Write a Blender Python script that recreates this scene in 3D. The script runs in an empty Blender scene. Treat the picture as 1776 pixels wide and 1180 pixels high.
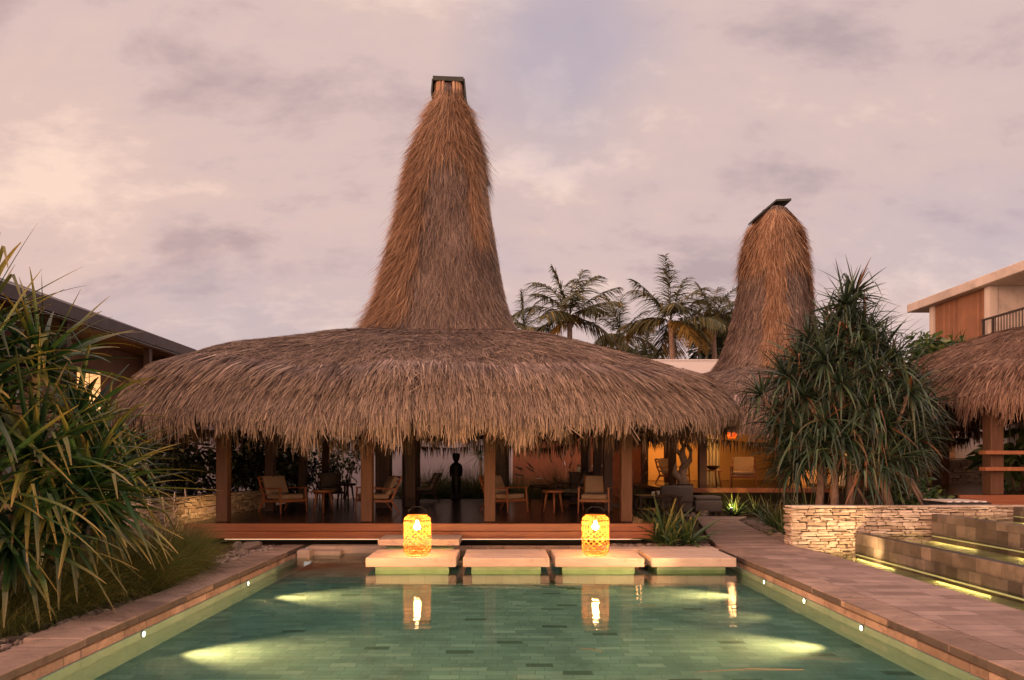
import bpy, bmesh, math, random
import numpy as np
from mathutils import Vector, Matrix

R = math.radians
rng = np.random.default_rng(7)
random.seed(7)
scene = bpy.context.scene
COL = scene.collection
F, CX, HY, CZ = 1200.0, 874.0, 797.0, 1.7     # focal length in photo pixels, vanishing point, camera height


def P(px, py, Y):
    return ((px - CX) / F * Y, Y, CZ - (py - HY) / F * Y)


def lin(r, g, b):
    f = lambda c: (c / 255 / 12.92) if c / 255 <= 0.04045 else ((c / 255 + 0.055) / 1.055) ** 2.4
    return (f(r), f(g), f(b), 1)


# ------------------------------------------------------------------ materials
def new_mat(name):
    m = bpy.data.materials.new(name)
    m.use_nodes = True
    nt = m.node_tree
    b = nt.nodes['Principled BSDF']
    return m, nt, b


def N(nt, kind, **kw):
    n = nt.nodes.new(kind)
    for k, v in kw.items():
        if k.startswith('i_'):
            n.inputs[k[2:].replace('_', ' ')].default_value = v
        else:
            setattr(n, k, v)
    return n


def ramp(nt, stops):
    n = nt.nodes.new('ShaderNodeValToRGB')
    els = n.color_ramp.elements
    while len(els) < len(stops):
        els.new(0.5)
    for e, (p, c) in zip(els, stops):
        e.position = p
        e.color = c if len(c) == 4 else (*c, 1)
    return n


def mixc(nt, fac, a, b, mode='MIX'):
    n = nt.nodes.new('ShaderNodeMix')
    n.data_type = 'RGBA'
    n.blend_type = mode
    for sock, v in ((n.inputs[0], fac), (n.inputs[6], a), (n.inputs[7], b)):
        if hasattr(v, 'is_output'):
            nt.links.new(v, sock)
        elif isinstance(v, (int, float)):
            sock.default_value = v
        else:
            sock.default_value = v if len(v) == 4 else (*v, 1)
    return n.outputs[2]


def noise_mat(name, c1, c2, scale=6, stretch=(1, 1, 1), rough=0.8, bump=0.2, bscale=None, detail=6, c3=None, spec=0.3, coat=0):
    m, nt, b = new_mat(name)
    tc = N(nt, 'ShaderNodeTexCoord')
    mp = N(nt, 'ShaderNodeMapping')
    mp.inputs['Scale'].default_value = stretch
    nt.links.new(tc.outputs['Object'], mp.inputs[0])
    n1 = N(nt, 'ShaderNodeTexNoise', i_Scale=scale, i_Detail=detail, i_Roughness=0.62)
    nt.links.new(mp.outputs[0], n1.inputs['Vector'])
    rp = ramp(nt, [(0.3, c1), (0.7, c2)])
    nt.links.new(n1.outputs[0], rp.inputs[0])
    col = rp.outputs[0]
    if c3:
        n3 = N(nt, 'ShaderNodeTexNoise', i_Scale=scale * 0.17, i_Detail=3)
        nt.links.new(mp.outputs[0], n3.inputs['Vector'])
        r3 = ramp(nt, [(0.45, (0, 0, 0)), (0.62, (1, 1, 1))])
        nt.links.new(n3.outputs[0], r3.inputs[0])
        col = mixc(nt, r3.outputs[0], col, c3)
    nt.links.new(col, b.inputs['Base Color'])
    b.inputs['Roughness'].default_value = rough
    b.inputs['Specular IOR Level'].default_value = spec
    b.inputs['Coat Weight'].default_value = coat
    if bump:
        bm_ = N(nt, 'ShaderNodeBump', i_Strength=bump, i_Distance=0.02)
        n2 = N(nt, 'ShaderNodeTexNoise', i_Scale=bscale or scale * 3, i_Detail=5)
        nt.links.new(mp.outputs[0], n2.inputs['Vector'])
        nt.links.new(n2.outputs[0], bm_.inputs['Height'])
        nt.links.new(bm_.outputs[0], b.inputs['Normal'])
    return m


def island_mat(name, stops, rough=0.85, patch=None, tip=None, trans=0.0, spec=0.25, pscale=0.9, tip_at=(0.55, 1.0)):
    """colour from Random Per Island; optional large patches; optional tip colour from the 't' attribute"""
    m, nt, b = new_mat(name)
    g = N(nt, 'ShaderNodeNewGeometry')
    rp = ramp(nt, stops)
    nt.links.new(g.outputs['Random Per Island'], rp.inputs[0])
    col = rp.outputs[0]
    if patch:
        tc = N(nt, 'ShaderNodeTexCoord')
        n1 = N(nt, 'ShaderNodeTexNoise', i_Scale=pscale, i_Detail=4)
        nt.links.new(tc.outputs['Object'], n1.inputs['Vector'])
        r2 = ramp(nt, [(0.4, (0, 0, 0)), (0.65, (1, 1, 1))])
        nt.links.new(n1.outputs[0], r2.inputs[0])
        col = mixc(nt, r2.outputs[0], col, mixc(nt, 1.0, col, patch, 'MULTIPLY'))
    if tip:
        at = N(nt, 'ShaderNodeAttribute', attribute_name='t')
        mr = N(nt, 'ShaderNodeMapRange')
        mr.inputs[1].default_value, mr.inputs[2].default_value = tip_at
        nt.links.new(at.outputs['Fac'], mr.inputs[0])
        ml = N(nt, 'ShaderNodeMath', operation='MULTIPLY')
        nt.links.new(mr.outputs[0], ml.inputs[0])
        nt.links.new(g.outputs['Random Per Island'], ml.inputs[1])
        col = mixc(nt, ml.outputs[0], col, tip)
    nt.links.new(col, b.inputs['Base Color'])
    b.inputs['Roughness'].default_value = rough
    b.inputs['Specular IOR Level'].default_value = spec
    if trans:
        tr = N(nt, 'ShaderNodeBsdfTranslucent')
        nt.links.new(col, tr.inputs[0])
        mx = N(nt, 'ShaderNodeMixShader')
        mx.inputs[0].default_value = trans
        nt.links.new(b.outputs[0], mx.inputs[1])
        nt.links.new(tr.outputs[0], mx.inputs[2])
        nt.links.new(mx.outputs[0], nt.nodes['Material Output'].inputs[0])
    return m


def emit_mat(name, col, strength):
    m, nt, b = new_mat(name)
    b.inputs['Base Color'].default_value = (0.8, 0.8, 0.8, 1)
    b.inputs['Emission Color'].default_value = (*col, 1)
    b.inputs['Emission Strength'].default_value = strength
    return m


def tile_mat(name, w, h, stops, mortar, gap=0.004, axes='XY', rough=0.5, offset=0.5, bump=0.4, stain=0.25, wob=0.0, spec=0.4):
    """running tiles: each tile gets a random colour; thin joints; axes = plane of the tiling in object space"""
    m, nt, b = new_mat(name)
    tc = N(nt, 'ShaderNodeTexCoord')
    sp = N(nt, 'ShaderNodeSeparateXYZ')
    nt.links.new(tc.outputs['Object'], sp.inputs[0])
    L = nt.links.new

    def M(op, a, b_=None, c=None):
        n = N(nt, 'ShaderNodeMath', operation=op)
        for i, v in enumerate((a, b_, c)):
            if v is None:
                continue
            if hasattr(v, 'is_output'):
                L(v, n.inputs[i])
            else:
                n.inputs[i].default_value = v
        return n.outputs[0]
    if wob:
        nw = N(nt, 'ShaderNodeTexNoise', i_Scale=1.7, i_Detail=2)
        L(tc.outputs['Object'], nw.inputs['Vector'])
        vm = N(nt, 'ShaderNodeVectorMath', operation='MULTIPLY_ADD')
        L(nw.outputs['Color'], vm.inputs[0])
        vm.inputs[1].default_value = (wob, wob, 0)
        L(tc.outputs['Object'], vm.inputs[2])
        L(vm.outputs[0], sp.inputs[0])
    u = sp.outputs[axes[0]]
    v = sp.outputs[axes[1]]
    vr = M('DIVIDE', v, h)
    row = M('FLOOR', vr)
    wn0 = N(nt, 'ShaderNodeTexWhiteNoise', noise_dimensions='1D')
    L(row, wn0.inputs['W'])
    ur = M('ADD', M('DIVIDE', u, w), M('MULTIPLY', wn0.outputs['Value'], 1.0))
    colm = M('FLOOR', ur)
    cmb = N(nt, 'ShaderNodeCombineXYZ')
    L(colm, cmb.inputs[0])
    L(row, cmb.inputs[1])
    wn = N(nt, 'ShaderNodeTexWhiteNoise', noise_dimensions='2D')
    L(cmb.outputs[0], wn.inputs['Vector'])
    rp = ramp(nt, stops)
    L(wn.outputs['Value'], rp.inputs[0])
    fu = M('FRACT', ur)
    fv = M('FRACT', vr)
    du = M('MULTIPLY', M('MINIMUM', fu, M('SUBTRACT', 1.0, fu)), w)
    dv = M('MULTIPLY', M('MINIMUM', fv, M('SUBTRACT', 1.0, fv)), h)
    d = M('MINIMUM', du, dv)
    jm = N(nt, 'ShaderNodeMapRange')
    jm.inputs[1].default_value = gap * 0.4
    jm.inputs[2].default_value = gap
    L(d, jm.inputs[0])
    col = rp.outputs[0]
    ns = N(nt, 'ShaderNodeTexNoise', i_Scale=2.2, i_Detail=7, i_Roughness=0.65)
    L(tc.outputs['Object'], ns.inputs['Vector'])
    rs = ramp(nt, [(0.3, (1 - stain,) * 3), (0.72, (1 + stain * 0.5,) * 3)])
    L(ns.outputs[0], rs.inputs[0])
    col = mixc(nt, 1.0, col, rs.outputs[0], 'MULTIPLY')
    col = mixc(nt, jm.outputs[0], mortar, col)
    L(col, b.inputs['Base Color'])
    b.inputs['Roughness'].default_value = rough
    b.inputs['Specular IOR Level'].default_value = spec
    nf = N(nt, 'ShaderNodeTexNoise', i_Scale=40, i_Detail=4)
    L(tc.outputs['Object'], nf.inputs['Vector'])
    hgt = M('ADD', M('MULTIPLY', jm.outputs[0], 1.0), M('ADD', M('MULTIPLY', nf.outputs[0], 0.25), M('MULTIPLY', wn.outputs['Value'], 0.35)))
    bp = N(nt, 'ShaderNodeBump', i_Strength=bump, i_Distance=0.006)
    L(hgt, bp.inputs['Height'])
    L(bp.outputs[0], b.inputs['Normal'])
    return m


def weather(m, dark=(0.35, 0.33, 0.3), scale=3.5, lo=0.52, hi=0.66, amount=0.75):
    """stains with ragged edges over an existing stone material"""
    nt = m.node_tree
    b = nt.nodes['Principled BSDF']
    src = b.inputs['Base Color'].links[0].from_socket
    tc = N(nt, 'ShaderNodeTexCoord')
    n = N(nt, 'ShaderNodeTexNoise', i_Scale=scale, i_Detail=10, i_Roughness=0.72)
    nt.links.new(tc.outputs['Object'], n.inputs['Vector'])
    r = ramp(nt, [(lo, (0, 0, 0)), (hi, (amount,) * 3)])
    nt.links.new(n.outputs[0], r.inputs[0])
    nt.links.new(mixc(nt, r.outputs[0], src, mixc(nt, 1.0, src, dark, 'MULTIPLY')), b.inputs['Base Color'])


def water_mat(name, tint, scale=(1.2, 5.0, 1), bump=0.05, dist=0.02, rough=0.015):
    m, nt, b = new_mat(name)
    nt.nodes.remove(b)
    L = nt.links.new
    out = nt.nodes['Material Output']
    tc = N(nt, 'ShaderNodeTexCoord')
    mp = N(nt, 'ShaderNodeMapping')
    mp.inputs['Scale'].default_value = scale
    L(tc.outputs['Object'], mp.inputs[0])
    n1 = N(nt, 'ShaderNodeTexNoise', i_Scale=1.6, i_Detail=4, i_Roughness=0.55)
    L(mp.outputs[0], n1.inputs['Vector'])
    bp = N(nt, 'ShaderNodeBump', i_Strength=bump, i_Distance=dist)
    L(n1.outputs[0], bp.inputs['Height'])
    tr = N(nt, 'ShaderNodeBsdfTransparent')
    tr.inputs[0].default_value = (*tint, 1)
    gl = N(nt, 'ShaderNodeBsdfGlossy', i_Roughness=rough)
    fr = N(nt, 'ShaderNodeFresnel', i_IOR=1.33)
    L(bp.outputs[0], gl.inputs['Normal'])
    mx = N(nt, 'ShaderNodeMixShader')
    L(fr.outputs[0], mx.inputs[0])
    L(tr.outputs[0], mx.inputs[1])
    L(gl.outputs[0], mx.inputs[2])
    L(mx.outputs[0], out.inputs[0])
    return m


M_ = {}
thatch_stops = [(0, (0.055, 0.034, 0.025)), (0.25, (0.135, 0.090, 0.071)), (0.7, (0.225, 0.157, 0.126)), (0.95, (0.33, 0.237, 0.19)), (1, (0.46, 0.34, 0.26))]
M_['thatch'] = island_mat('weathered_thatch', thatch_stops, patch=(0.66, 0.64, 0.66), tip=(0.44, 0.29, 0.175), tip_at=(0.5, 1.15))
M_['thatch_new'] = island_mat('golden_thatch', [(0, (0.13, 0.066, 0.034)), (0.3, (0.29, 0.158, 0.086)), (0.8, (0.40, 0.232, 0.132)), (1, (0.52, 0.33, 0.2))], patch=(0.75, 0.72, 0.7))
M_['thatch_right'] = island_mat('brown_thatch', [(0, (0.08, 0.042, 0.028)), (0.4, (0.18, 0.10, 0.066)), (1, (0.32, 0.20, 0.135))], patch=(0.7, 0.68, 0.66))
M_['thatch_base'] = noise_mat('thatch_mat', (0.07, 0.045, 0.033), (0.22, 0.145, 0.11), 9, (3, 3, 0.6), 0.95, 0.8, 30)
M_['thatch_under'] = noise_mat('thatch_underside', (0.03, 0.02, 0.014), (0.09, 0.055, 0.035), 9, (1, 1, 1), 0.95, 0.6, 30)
M_['post'] = noise_mat('post_wood', (0.085, 0.038, 0.018), (0.13, 0.06, 0.03), 7, (3, 3, 0.25), 0.6, 0.15)
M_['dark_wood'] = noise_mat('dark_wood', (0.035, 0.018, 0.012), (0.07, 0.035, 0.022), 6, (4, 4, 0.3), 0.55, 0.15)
M_['fascia'] = noise_mat('red_brown_board', (0.19, 0.058, 0.022), (0.30, 0.10, 0.036), 4, (0.35, 3, 9), 0.38, 0.1, spec=0.5)
M_['deck'] = tile_mat('dark_polished_boards', 3.2, 0.14, [(0, (0.028, 0.016, 0.012)), (1, (0.06, 0.034, 0.025))], (0.006, 0.005, 0.004), 0.006, 'XY', 0.22, stain=0.3, spec=0.5)
M_['teak'] = noise_mat('teak', (0.22, 0.075, 0.03), (0.34, 0.13, 0.055), 8, (3, 3, 0.4), 0.42, 0.08)
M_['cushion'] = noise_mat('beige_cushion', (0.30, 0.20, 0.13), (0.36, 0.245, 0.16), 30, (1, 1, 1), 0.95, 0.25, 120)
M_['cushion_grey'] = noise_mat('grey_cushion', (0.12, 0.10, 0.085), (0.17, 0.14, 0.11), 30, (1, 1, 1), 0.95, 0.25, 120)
M_['rattan'] = island_mat('rattan_cane', [(0, (0.34, 0.13, 0.03)), (1, (0.60, 0.27, 0.075))], rough=0.6, trans=0.85)
M_['bulb'] = emit_mat('glowing_bulb', (1.0, 0.72, 0.36), 70)
M_['slab'] = noise_mat('sandstone_slab', (0.40, 0.29, 0.22), (0.52, 0.39, 0.31), 3, (0.6, 6, 6), 0.75, 0.25, 30)
M_['pedestal'] = noise_mat('wet_green_stone', (0.24, 0.36, 0.20), (0.36, 0.48, 0.29), 4, (1, 1, 2), 0.5, 0.2)
M_['coping'] = tile_mat('coping_stone', 0.9, 0.6, [(0, (0.20, 0.130, 0.095)), (0.5, (0.28, 0.185, 0.138)), (1, (0.36, 0.245, 0.185))], (0.06, 0.045, 0.04), 0.006, 'YX', 0.7, stain=0.45)
M_['paving'] = tile_mat('path_paving', 0.62, 0.20, [(0, (0.225, 0.150, 0.120)), (0.5, (0.285, 0.193, 0.156)), (1, (0.355, 0.246, 0.20))], (0.12, 0.08, 0.065), 0.006, 'XY', 0.72, stain=0.3)
M_['pool_tile'] = tile_mat('green_pool_stone', 0.26, 0.115, [(0, (0.10, 0.145, 0.11)), (0.02, (0.13, 0.18, 0.14)), (0.024, (0.20, 0.29, 0.245)), (0.5, (0.245, 0.345, 0.295)), (0.9, (0.30, 0.395, 0.335)), (1, (0.36, 0.45, 0.38))], (0.10, 0.16, 0.125), 0.004, 'XY', 0.6, stain=0.4, bump=0.2, wob=0.09)
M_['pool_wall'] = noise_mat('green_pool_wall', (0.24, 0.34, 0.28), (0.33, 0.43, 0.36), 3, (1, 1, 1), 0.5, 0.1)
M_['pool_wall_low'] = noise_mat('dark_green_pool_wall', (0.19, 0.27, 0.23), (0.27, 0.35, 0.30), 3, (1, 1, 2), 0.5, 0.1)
M_['tier_tile'] = tile_mat('fountain_tile', 0.24, 0.2, [(0, (0.075, 0.058, 0.045)), (0.4, (0.14, 0.11, 0.088)), (1, (0.22, 0.17, 0.135))], (0.05, 0.04, 0.033), 0.004, 'YZ', 0.45, stain=0.5)
M_['tier_floor'] = tile_mat('basin_tile', 0.3, 0.2, [(0, (0.22, 0.21, 0.11)), (1, (0.38, 0.35, 0.19))], (0.08, 0.07, 0.05), 0.004, 'XY', 0.6, stain=0.4)
M_['water'] = water_mat('pool_water', (0.58, 0.82, 0.78), (0.7, 3.4, 1), 0.16, 0.03)
M_['water_tier'] = water_mat('basin_water', (0.80, 0.90, 0.74), (0.8, 3, 1), 0.05, 0.02)
M_['stone'] = island_mat('limestone_ledge', [(0, (0.33, 0.24, 0.17)), (0.5, (0.50, 0.385, 0.29)), (1, (0.64, 0.52, 0.41))], rough=0.9, patch=(0.75, 0.72, 0.7), pscale=14)
M_['mortar'] = noise_mat('dark_joint', (0.03, 0.022, 0.016), (0.06, 0.045, 0.03), 20, rough=0.95)
M_['pebble'] = island_mat('pebbles', [(0, (0.10, 0.07, 0.055)), (0.6, (0.24, 0.17, 0.135)), (1, (0.45, 0.35, 0.28))], rough=0.85)
M_['rock'] = noise_mat('rubble_rock', (0.13, 0.095, 0.075), (0.33, 0.25, 0.20), 9, rough=0.95, bump=0.7, bscale=30)
M_['soil'] = noise_mat('soil', (0.035, 0.022, 0.014), (0.085, 0.055, 0.036), 5, rough=1, bump=0.6)
M_['pandanus_front'] = island_mat('pandanus_leaf', [(0, (0.007, 0.024, 0.009)), (0.5, (0.017, 0.052, 0.016)), (0.85, (0.042, 0.090, 0.019)), (1, (0.15, 0.14, 0.028))], rough=0.38, tip=(0.32, 0.20, 0.045), trans=0.12, spec=0.5)
M_['pandanus_tree'] = island_mat('dark_pandanus_leaf', [(0, (0.012, 0.024, 0.014)), (0.5, (0.030, 0.056, 0.032)), (0.94, (0.075, 0.115, 0.052)), (0.97, (0.13, 0.055, 0.022)), (1, (0.19, 0.08, 0.03))], rough=0.4, tip=(0.20, 0.10, 0.06), trans=0.08, spec=0.45, tip_at=(0.75, 1.1))
M_['bark'] = noise_mat('pale_bark', (0.16, 0.10, 0.07), (0.32, 0.22, 0.16), 6, (2, 2, 1), 0.9, 0.5)
M_['palm_leaf'] = island_mat('coconut_leaf', [(0, (0.04, 0.045, 0.018)), (0.5, (0.09, 0.092, 0.034)), (0.88, (0.145, 0.13, 0.045)), (1, (0.32, 0.20, 0.055))], rough=0.5, trans=0.2, spec=0.35)
M_['palm_old'] = island_mat('yellowing_coconut_leaf', [(0, (0.14, 0.085, 0.02)), (1, (0.34, 0.20, 0.045))], rough=0.55, trans=0.25)
M_['grass'] = island_mat('fountain_grass', [(0, (0.035, 0.048, 0.012)), (0.6, (0.075, 0.088, 0.02)), (1, (0.15, 0.13, 0.035))], rough=0.6, trans=0.25)
M_['plume'] = island_mat('grass_plume', [(0, (0.35, 0.24, 0.19)), (1, (0.55, 0.42, 0.36))], rough=0.9, trans=0.3)
M_['leaf'] = island_mat('shrub_leaf', [(0, (0.02, 0.045, 0.012)), (0.7, (0.05, 0.095, 0.022)), (1, (0.12, 0.16, 0.04))], rough=0.4, trans=0.15, spec=0.5)
M_['leaf_dark'] = island_mat('dark_glossy_leaf', [(0, (0.012, 0.018, 0.009)), (0.8, (0.03, 0.04, 0.018)), (1, (0.10, 0.10, 0.05))], rough=0.3, trans=0.05, spec=0.6)
M_['strap'] = island_mat('strap_leaf', [(0, (0.02, 0.048, 0.016)), (0.7, (0.05, 0.10, 0.03)), (1, (0.16, 0.16, 0.045))], rough=0.42, tip=(0.30, 0.22, 0.06), trans=0.12, spec=0.45)
M_['black'] = noise_mat('black_carved_wood', (0.008, 0.007, 0.006), (0.016, 0.013, 0.011), 9, rough=0.5, bump=0.3)
M_['plaster'] = noise_mat('white_plaster', (0.66, 0.60, 0.57), (0.74, 0.68, 0.64), 1.2, rough=0.9, bump=0.05)
M_['grey_plaster'] = noise_mat('grey_plaster', (0.26, 0.225, 0.235), (0.31, 0.27, 0.28), 1.2, rough=0.9, bump=0.05)
M_['concrete'] = noise_mat('painted_concrete', (0.50, 0.42, 0.36), (0.62, 0.53, 0.46), 1.5, (1, 1, 0.4), 0.9, 0.1, c3=(0.42, 0.35, 0.30, 1))
M_['terracotta'] = noise_mat('terracotta_plaster', (0.25, 0.085, 0.04), (0.33, 0.12, 0.058), 1.4, rough=0.9, bump=0.08)
M_['ochre'] = noise_mat('ochre_plaster', (0.52, 0.30, 0.15), (0.60, 0.36, 0.19), 1.4, rough=0.9, bump=0.05)
M_['wood_panel'] = tile_mat('vertical_cladding', 0.14, 30, [(0, (0.21, 0.088, 0.04)), (1, (0.31, 0.14, 0.068))], (0.08, 0.035, 0.02), 0.006, 'YZ', 0.6, stain=0.2)
M_['roof_dark'] = noise_mat('dark_metal_fascia', (0.055, 0.042, 0.042), (0.085, 0.064, 0.06), 3, rough=0.6, bump=0.05)
M_['soffit'] = tile_mat('soffit_boards', 6, 0.16, [(0, (0.085, 0.038, 0.02)), (1, (0.14, 0.065, 0.034))], (0.02, 0.01, 0.007), 0.006, 'YX', 0.6)
M_['rail'] = noise_mat('dark_rail', (0.03, 0.022, 0.02), (0.05, 0.035, 0.03), 5, rough=0.4)
M_['window_lit'] = emit_mat('lit_window', (1.0, 0.42, 0.08), 0.95)
M_['strip'] = emit_mat('led_strip', (1.0, 0.66, 0.22), 0.8)
M_['strip_deck'] = emit_mat('deck_led', (1.0, 0.55, 0.22), 0.6)
M_['lens'] = emit_mat('lamp_lens', (1.0, 0.86, 0.62), 9)
M_['metal'] = noise_mat('dark_metal', (0.02, 0.02, 0.02), (0.04, 0.035, 0.03), 8, rough=0.4, bump=0)
M_['curtain'] = noise_mat('sheer_curtain', (0.62, 0.50, 0.30), (0.70, 0.58, 0.36), 3, (6, 6, 0.2), 0.9, 0.4)
M_['drift'] = noise_mat('driftwood', (0.26, 0.17, 0.11), (0.42, 0.30, 0.21), 6, (2, 2, 0.5), 0.85, 0.6)
M_['red_book'] = noise_mat('red_cloth', (0.30, 0.05, 0.03), (0.36, 0.07, 0.04), 9)
M_['white_ceramic'] = noise_mat('white_ceramic', (0.62, 0.55, 0.50), (0.70, 0.63, 0.58), 9, rough=0.3, bump=0)
M_['cap'] = noise_mat('cap_board', (0.025, 0.028, 0.024), (0.055, 0.055, 0.045), 6, rough=0.6, bump=0.2)
M_['twig'] = noise_mat('dry_twig', (0.12, 0.07, 0.03), (0.2, 0.12, 0.06), 9)


weather(M_['coping'], scale=4.5)
weather(M_['slab'], (0.6, 0.55, 0.5), 6, 0.54, 0.7, 0.7)
weather(M_['paving'], (0.6, 0.58, 0.56), 1.6, 0.5, 0.72, 0.6)
weather(M_['concrete'], (0.62, 0.6, 0.58), 2.2, 0.5, 0.7, 0.8)
weather(M_['tier_tile'], (0.5, 0.5, 0.5), 2.5)
weather(M_['pool_tile'], (0.6, 0.68, 0.62), 1.1, 0.45, 0.75, 0.7)


# ------------------------------------------------------------------ objects
def tag(o, label=None, cat=None, group=None, kind=None):
    if label: o['label'] = label
    if cat: o['category'] = cat
    if group: o['group'] = group
    if kind: o['kind'] = kind
    return o


def thing(name, label, cat, loc=(0, 0, 0), rz=0.0, group=None):
    o = bpy.data.objects.new(name, None)
    o.empty_display_size = 0.2
    COL.objects.link(o)
    o.location = loc
    o.rotation_euler = (0, 0, rz)
    return tag(o, label, cat, group)


def link(name, me, parent=None, world=False):
    o = bpy.data.objects.new(name, me)
    COL.objects.link(o)
    if parent:
        o.parent = parent
        if world:                                  # mesh given in world metres: keep it there (parents here only translate)
            p, off = parent, Vector((0, 0, 0))
            while p:
                off += Vector(p.location)
                p = p.parent
            me.transform(Matrix.Translation(-off))
    return o


class MB:
    def __init__(s):
        s.v, s.f, s.m, s.sm = [], [], [], []
        s.mi = 0

    def add(s, vs, fs, smooth=False):
        k = len(s.v)
        s.v += [tuple(v) for v in vs]
        for f in fs:
            s.f.append([i + k for i in f])
            s.m.append(s.mi)
            s.sm.append(smooth)

    def box(s, x0, x1, y0, y1, z0, z1, j=0.0):
        vs = [(x, y, z) for z in (z0, z1) for y in (y0, y1) for x in (x0, x1)]
        if j:
            vs = [(x + random.uniform(-j, j), y + random.uniform(-j, j), z + random.uniform(-j, j)) for x, y, z in vs]
        s.add(vs, [(0, 2, 3, 1), (4, 5, 7, 6), (0, 1, 5, 4), (2, 6, 7, 3), (0, 4, 6, 2), (1, 3, 7, 5)])

    def bar(s, a, b, w, h=None, up=(0, 0, 1), w2=None):
        h = h or w
        a, b = Vector(a), Vector(b)
        d = (b - a).normalized()
        u = Vector(up)
        if abs(d.dot(u)) > 0.98: u = Vector((0, 1, 0))
        sx = d.cross(u).normalized()
        sy = sx.cross(d).normalized()
        vs = []
        for p, k in ((a, 1), (b, (w2 or w) / w)):
            for i, j in ((-1, -1), (1, -1), (1, 1), (-1, 1)):
                vs.append(p + sx * (i * w / 2 * k) + sy * (j * h / 2 * k))
        s.add(vs, [(3, 2, 1, 0), (4, 5, 6, 7), (0, 1, 5, 4), (1, 2, 6, 5), (2, 3, 7, 6), (3, 0, 4, 7)])

    def tube(s, pts, rad, n=8, cap=True):
        pts = [Vector(p) for p in pts]
        if isinstance(rad, (int, float)): rad = [rad] * len(pts)
        vs, fs = [], []
        ref = Vector((0.13, 0.31, 0.94))
        for i, p in enumerate(pts):
            d = (pts[min(i + 1, len(pts) - 1)] - pts[max(i - 1, 0)]).normalized()
            if abs(d.dot(ref)) > 0.97: ref = Vector((0.9, 0.3, 0.1))
            a = d.cross(ref).normalized()
            b = d.cross(a)
            for k in range(n):
                t = 2 * math.pi * k / n
                vs.append(p + (a * math.cos(t) + b * math.sin(t)) * rad[i])
        for i in range(len(pts) - 1):
            for k in range(n):
                fs.append((i * n + k, i * n + (k + 1) % n, (i + 1) * n + (k + 1) % n, (i + 1) * n + k))
        if cap:
            fs.append(tuple(range(n))[::-1])
            fs.append(tuple((len(pts) - 1) * n + k for k in range(n)))
        s.add(vs, fs, True)

    def strip(s, pts, w):
        """flat peeled cane around the z axis, bowed outwards a little"""
        vs = []
        pts = [Vector(p) for p in pts]
        for i, p in enumerate(pts):
            d = (pts[min(i + 1, len(pts) - 1)] - pts[max(i - 1, 0)]).normalized()
            r = Vector((p.x, p.y, 0)).normalized()
            sd = d.cross(r).normalized()
            vs += [p - sd * w / 2, p + r * w * 0.18, p + sd * w / 2]
        fs = []
        for i in range(len(pts) - 1):
            fs += [(3 * i, 3 * i + 1, 3 * i + 4, 3 * i + 3), (3 * i + 1, 3 * i + 2, 3 * i + 5, 3 * i + 4)]
        s.add(vs, fs, True)

    def lathe(s, prof, n=16, c=(0, 0, 0)):
        vs, fs = [], []
        for r, z in prof:
            for k in range(n):
                t = 2 * math.pi * k / n
                vs.append((c[0] + r * math.cos(t), c[1] + r * math.sin(t), c[2] + z))
        for i in range(len(prof) - 1):
            for k in range(n):
                fs.append((i * n + k, i * n + (k + 1) % n, (i + 1) * n + (k + 1) % n, (i + 1) * n + k))
        fs.append(tuple(range(n))[::-1])
        fs.append(tuple((len(prof) - 1) * n + k for k in range(n)))
        s.add(vs, fs, True)

    def build(s, name, mats, parent=None, bevel=0, seg=1, world=False, smooth=None):
        me = bpy.data.meshes.new(name)
        me.from_pydata(s.v, [], s.f)
        if not isinstance(mats, (list, tuple)): mats = [mats]
        for m in mats: me.materials.append(m)
        me.polygons.foreach_set('material_index', s.m)
        me.polygons.foreach_set('use_smooth', [bool(x if smooth is None else smooth) for x in s.sm])
        if bevel:
            bm = bmesh.new()
            bm.from_mesh(me)
            bmesh.ops.bevel(bm, geom=bm.edges[:], offset=bevel, segments=seg, affect='EDGES', profile=0.5)
            if smooth:
                for f in bm.faces: f.smooth = True
            bm.to_mesh(me)
            bm.free()
        me.update()
        return link(name, me, parent, world)


def npmesh(name, parts, mats, parent=None, world=True, smooth=False):
    """parts: list of (V, quads, t or None, material index) numpy arrays, joined into one mesh object"""
    Vs, Fs, Ts, Ms, k = [], [], [], [], 0
    for V, Q, t, mi in parts:
        Vs.append(V)
        Fs.append(Q + k)
        Ts.append(np.zeros(len(V)) if t is None else t)
        Ms.append(np.full(len(Q), mi))
        k += len(V)
    V = np.concatenate(Vs).astype(np.float32)
    Q = np.concatenate(Fs).astype(np.int32)
    t = np.concatenate(Ts).astype(np.float32)
    mi = np.concatenate(Ms).astype(np.int32)
    me = bpy.data.meshes.new(name)
    me.vertices.add(len(V))
    me.vertices.foreach_set('co', V.ravel())
    me.loops.add(Q.size)
    me.loops.foreach_set('vertex_index', Q.ravel())
    me.polygons.add(len(Q))
    me.polygons.foreach_set('loop_start', np.arange(0, Q.size, 4, dtype=np.int32))
    me.polygons.foreach_set('loop_total', np.full(len(Q), 4, dtype=np.int32))
    if not isinstance(mats, (list, tuple)): mats = [mats]
    for m in mats: me.materials.append(m)
    me.polygons.foreach_set('material_index', mi)
    me.polygons.foreach_set('use_smooth', np.full(len(Q), smooth))
    a = me.attributes.new('t', 'FLOAT', 'POINT')
    a.data.foreach_set('value', t)
    me.update(calc_edges=True)
    me.validate()
    return link(name, me, parent, world)


def nrm(v):
    return v / np.maximum(np.linalg.norm(v, axis=-1, keepdims=True), 1e-9)


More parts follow.
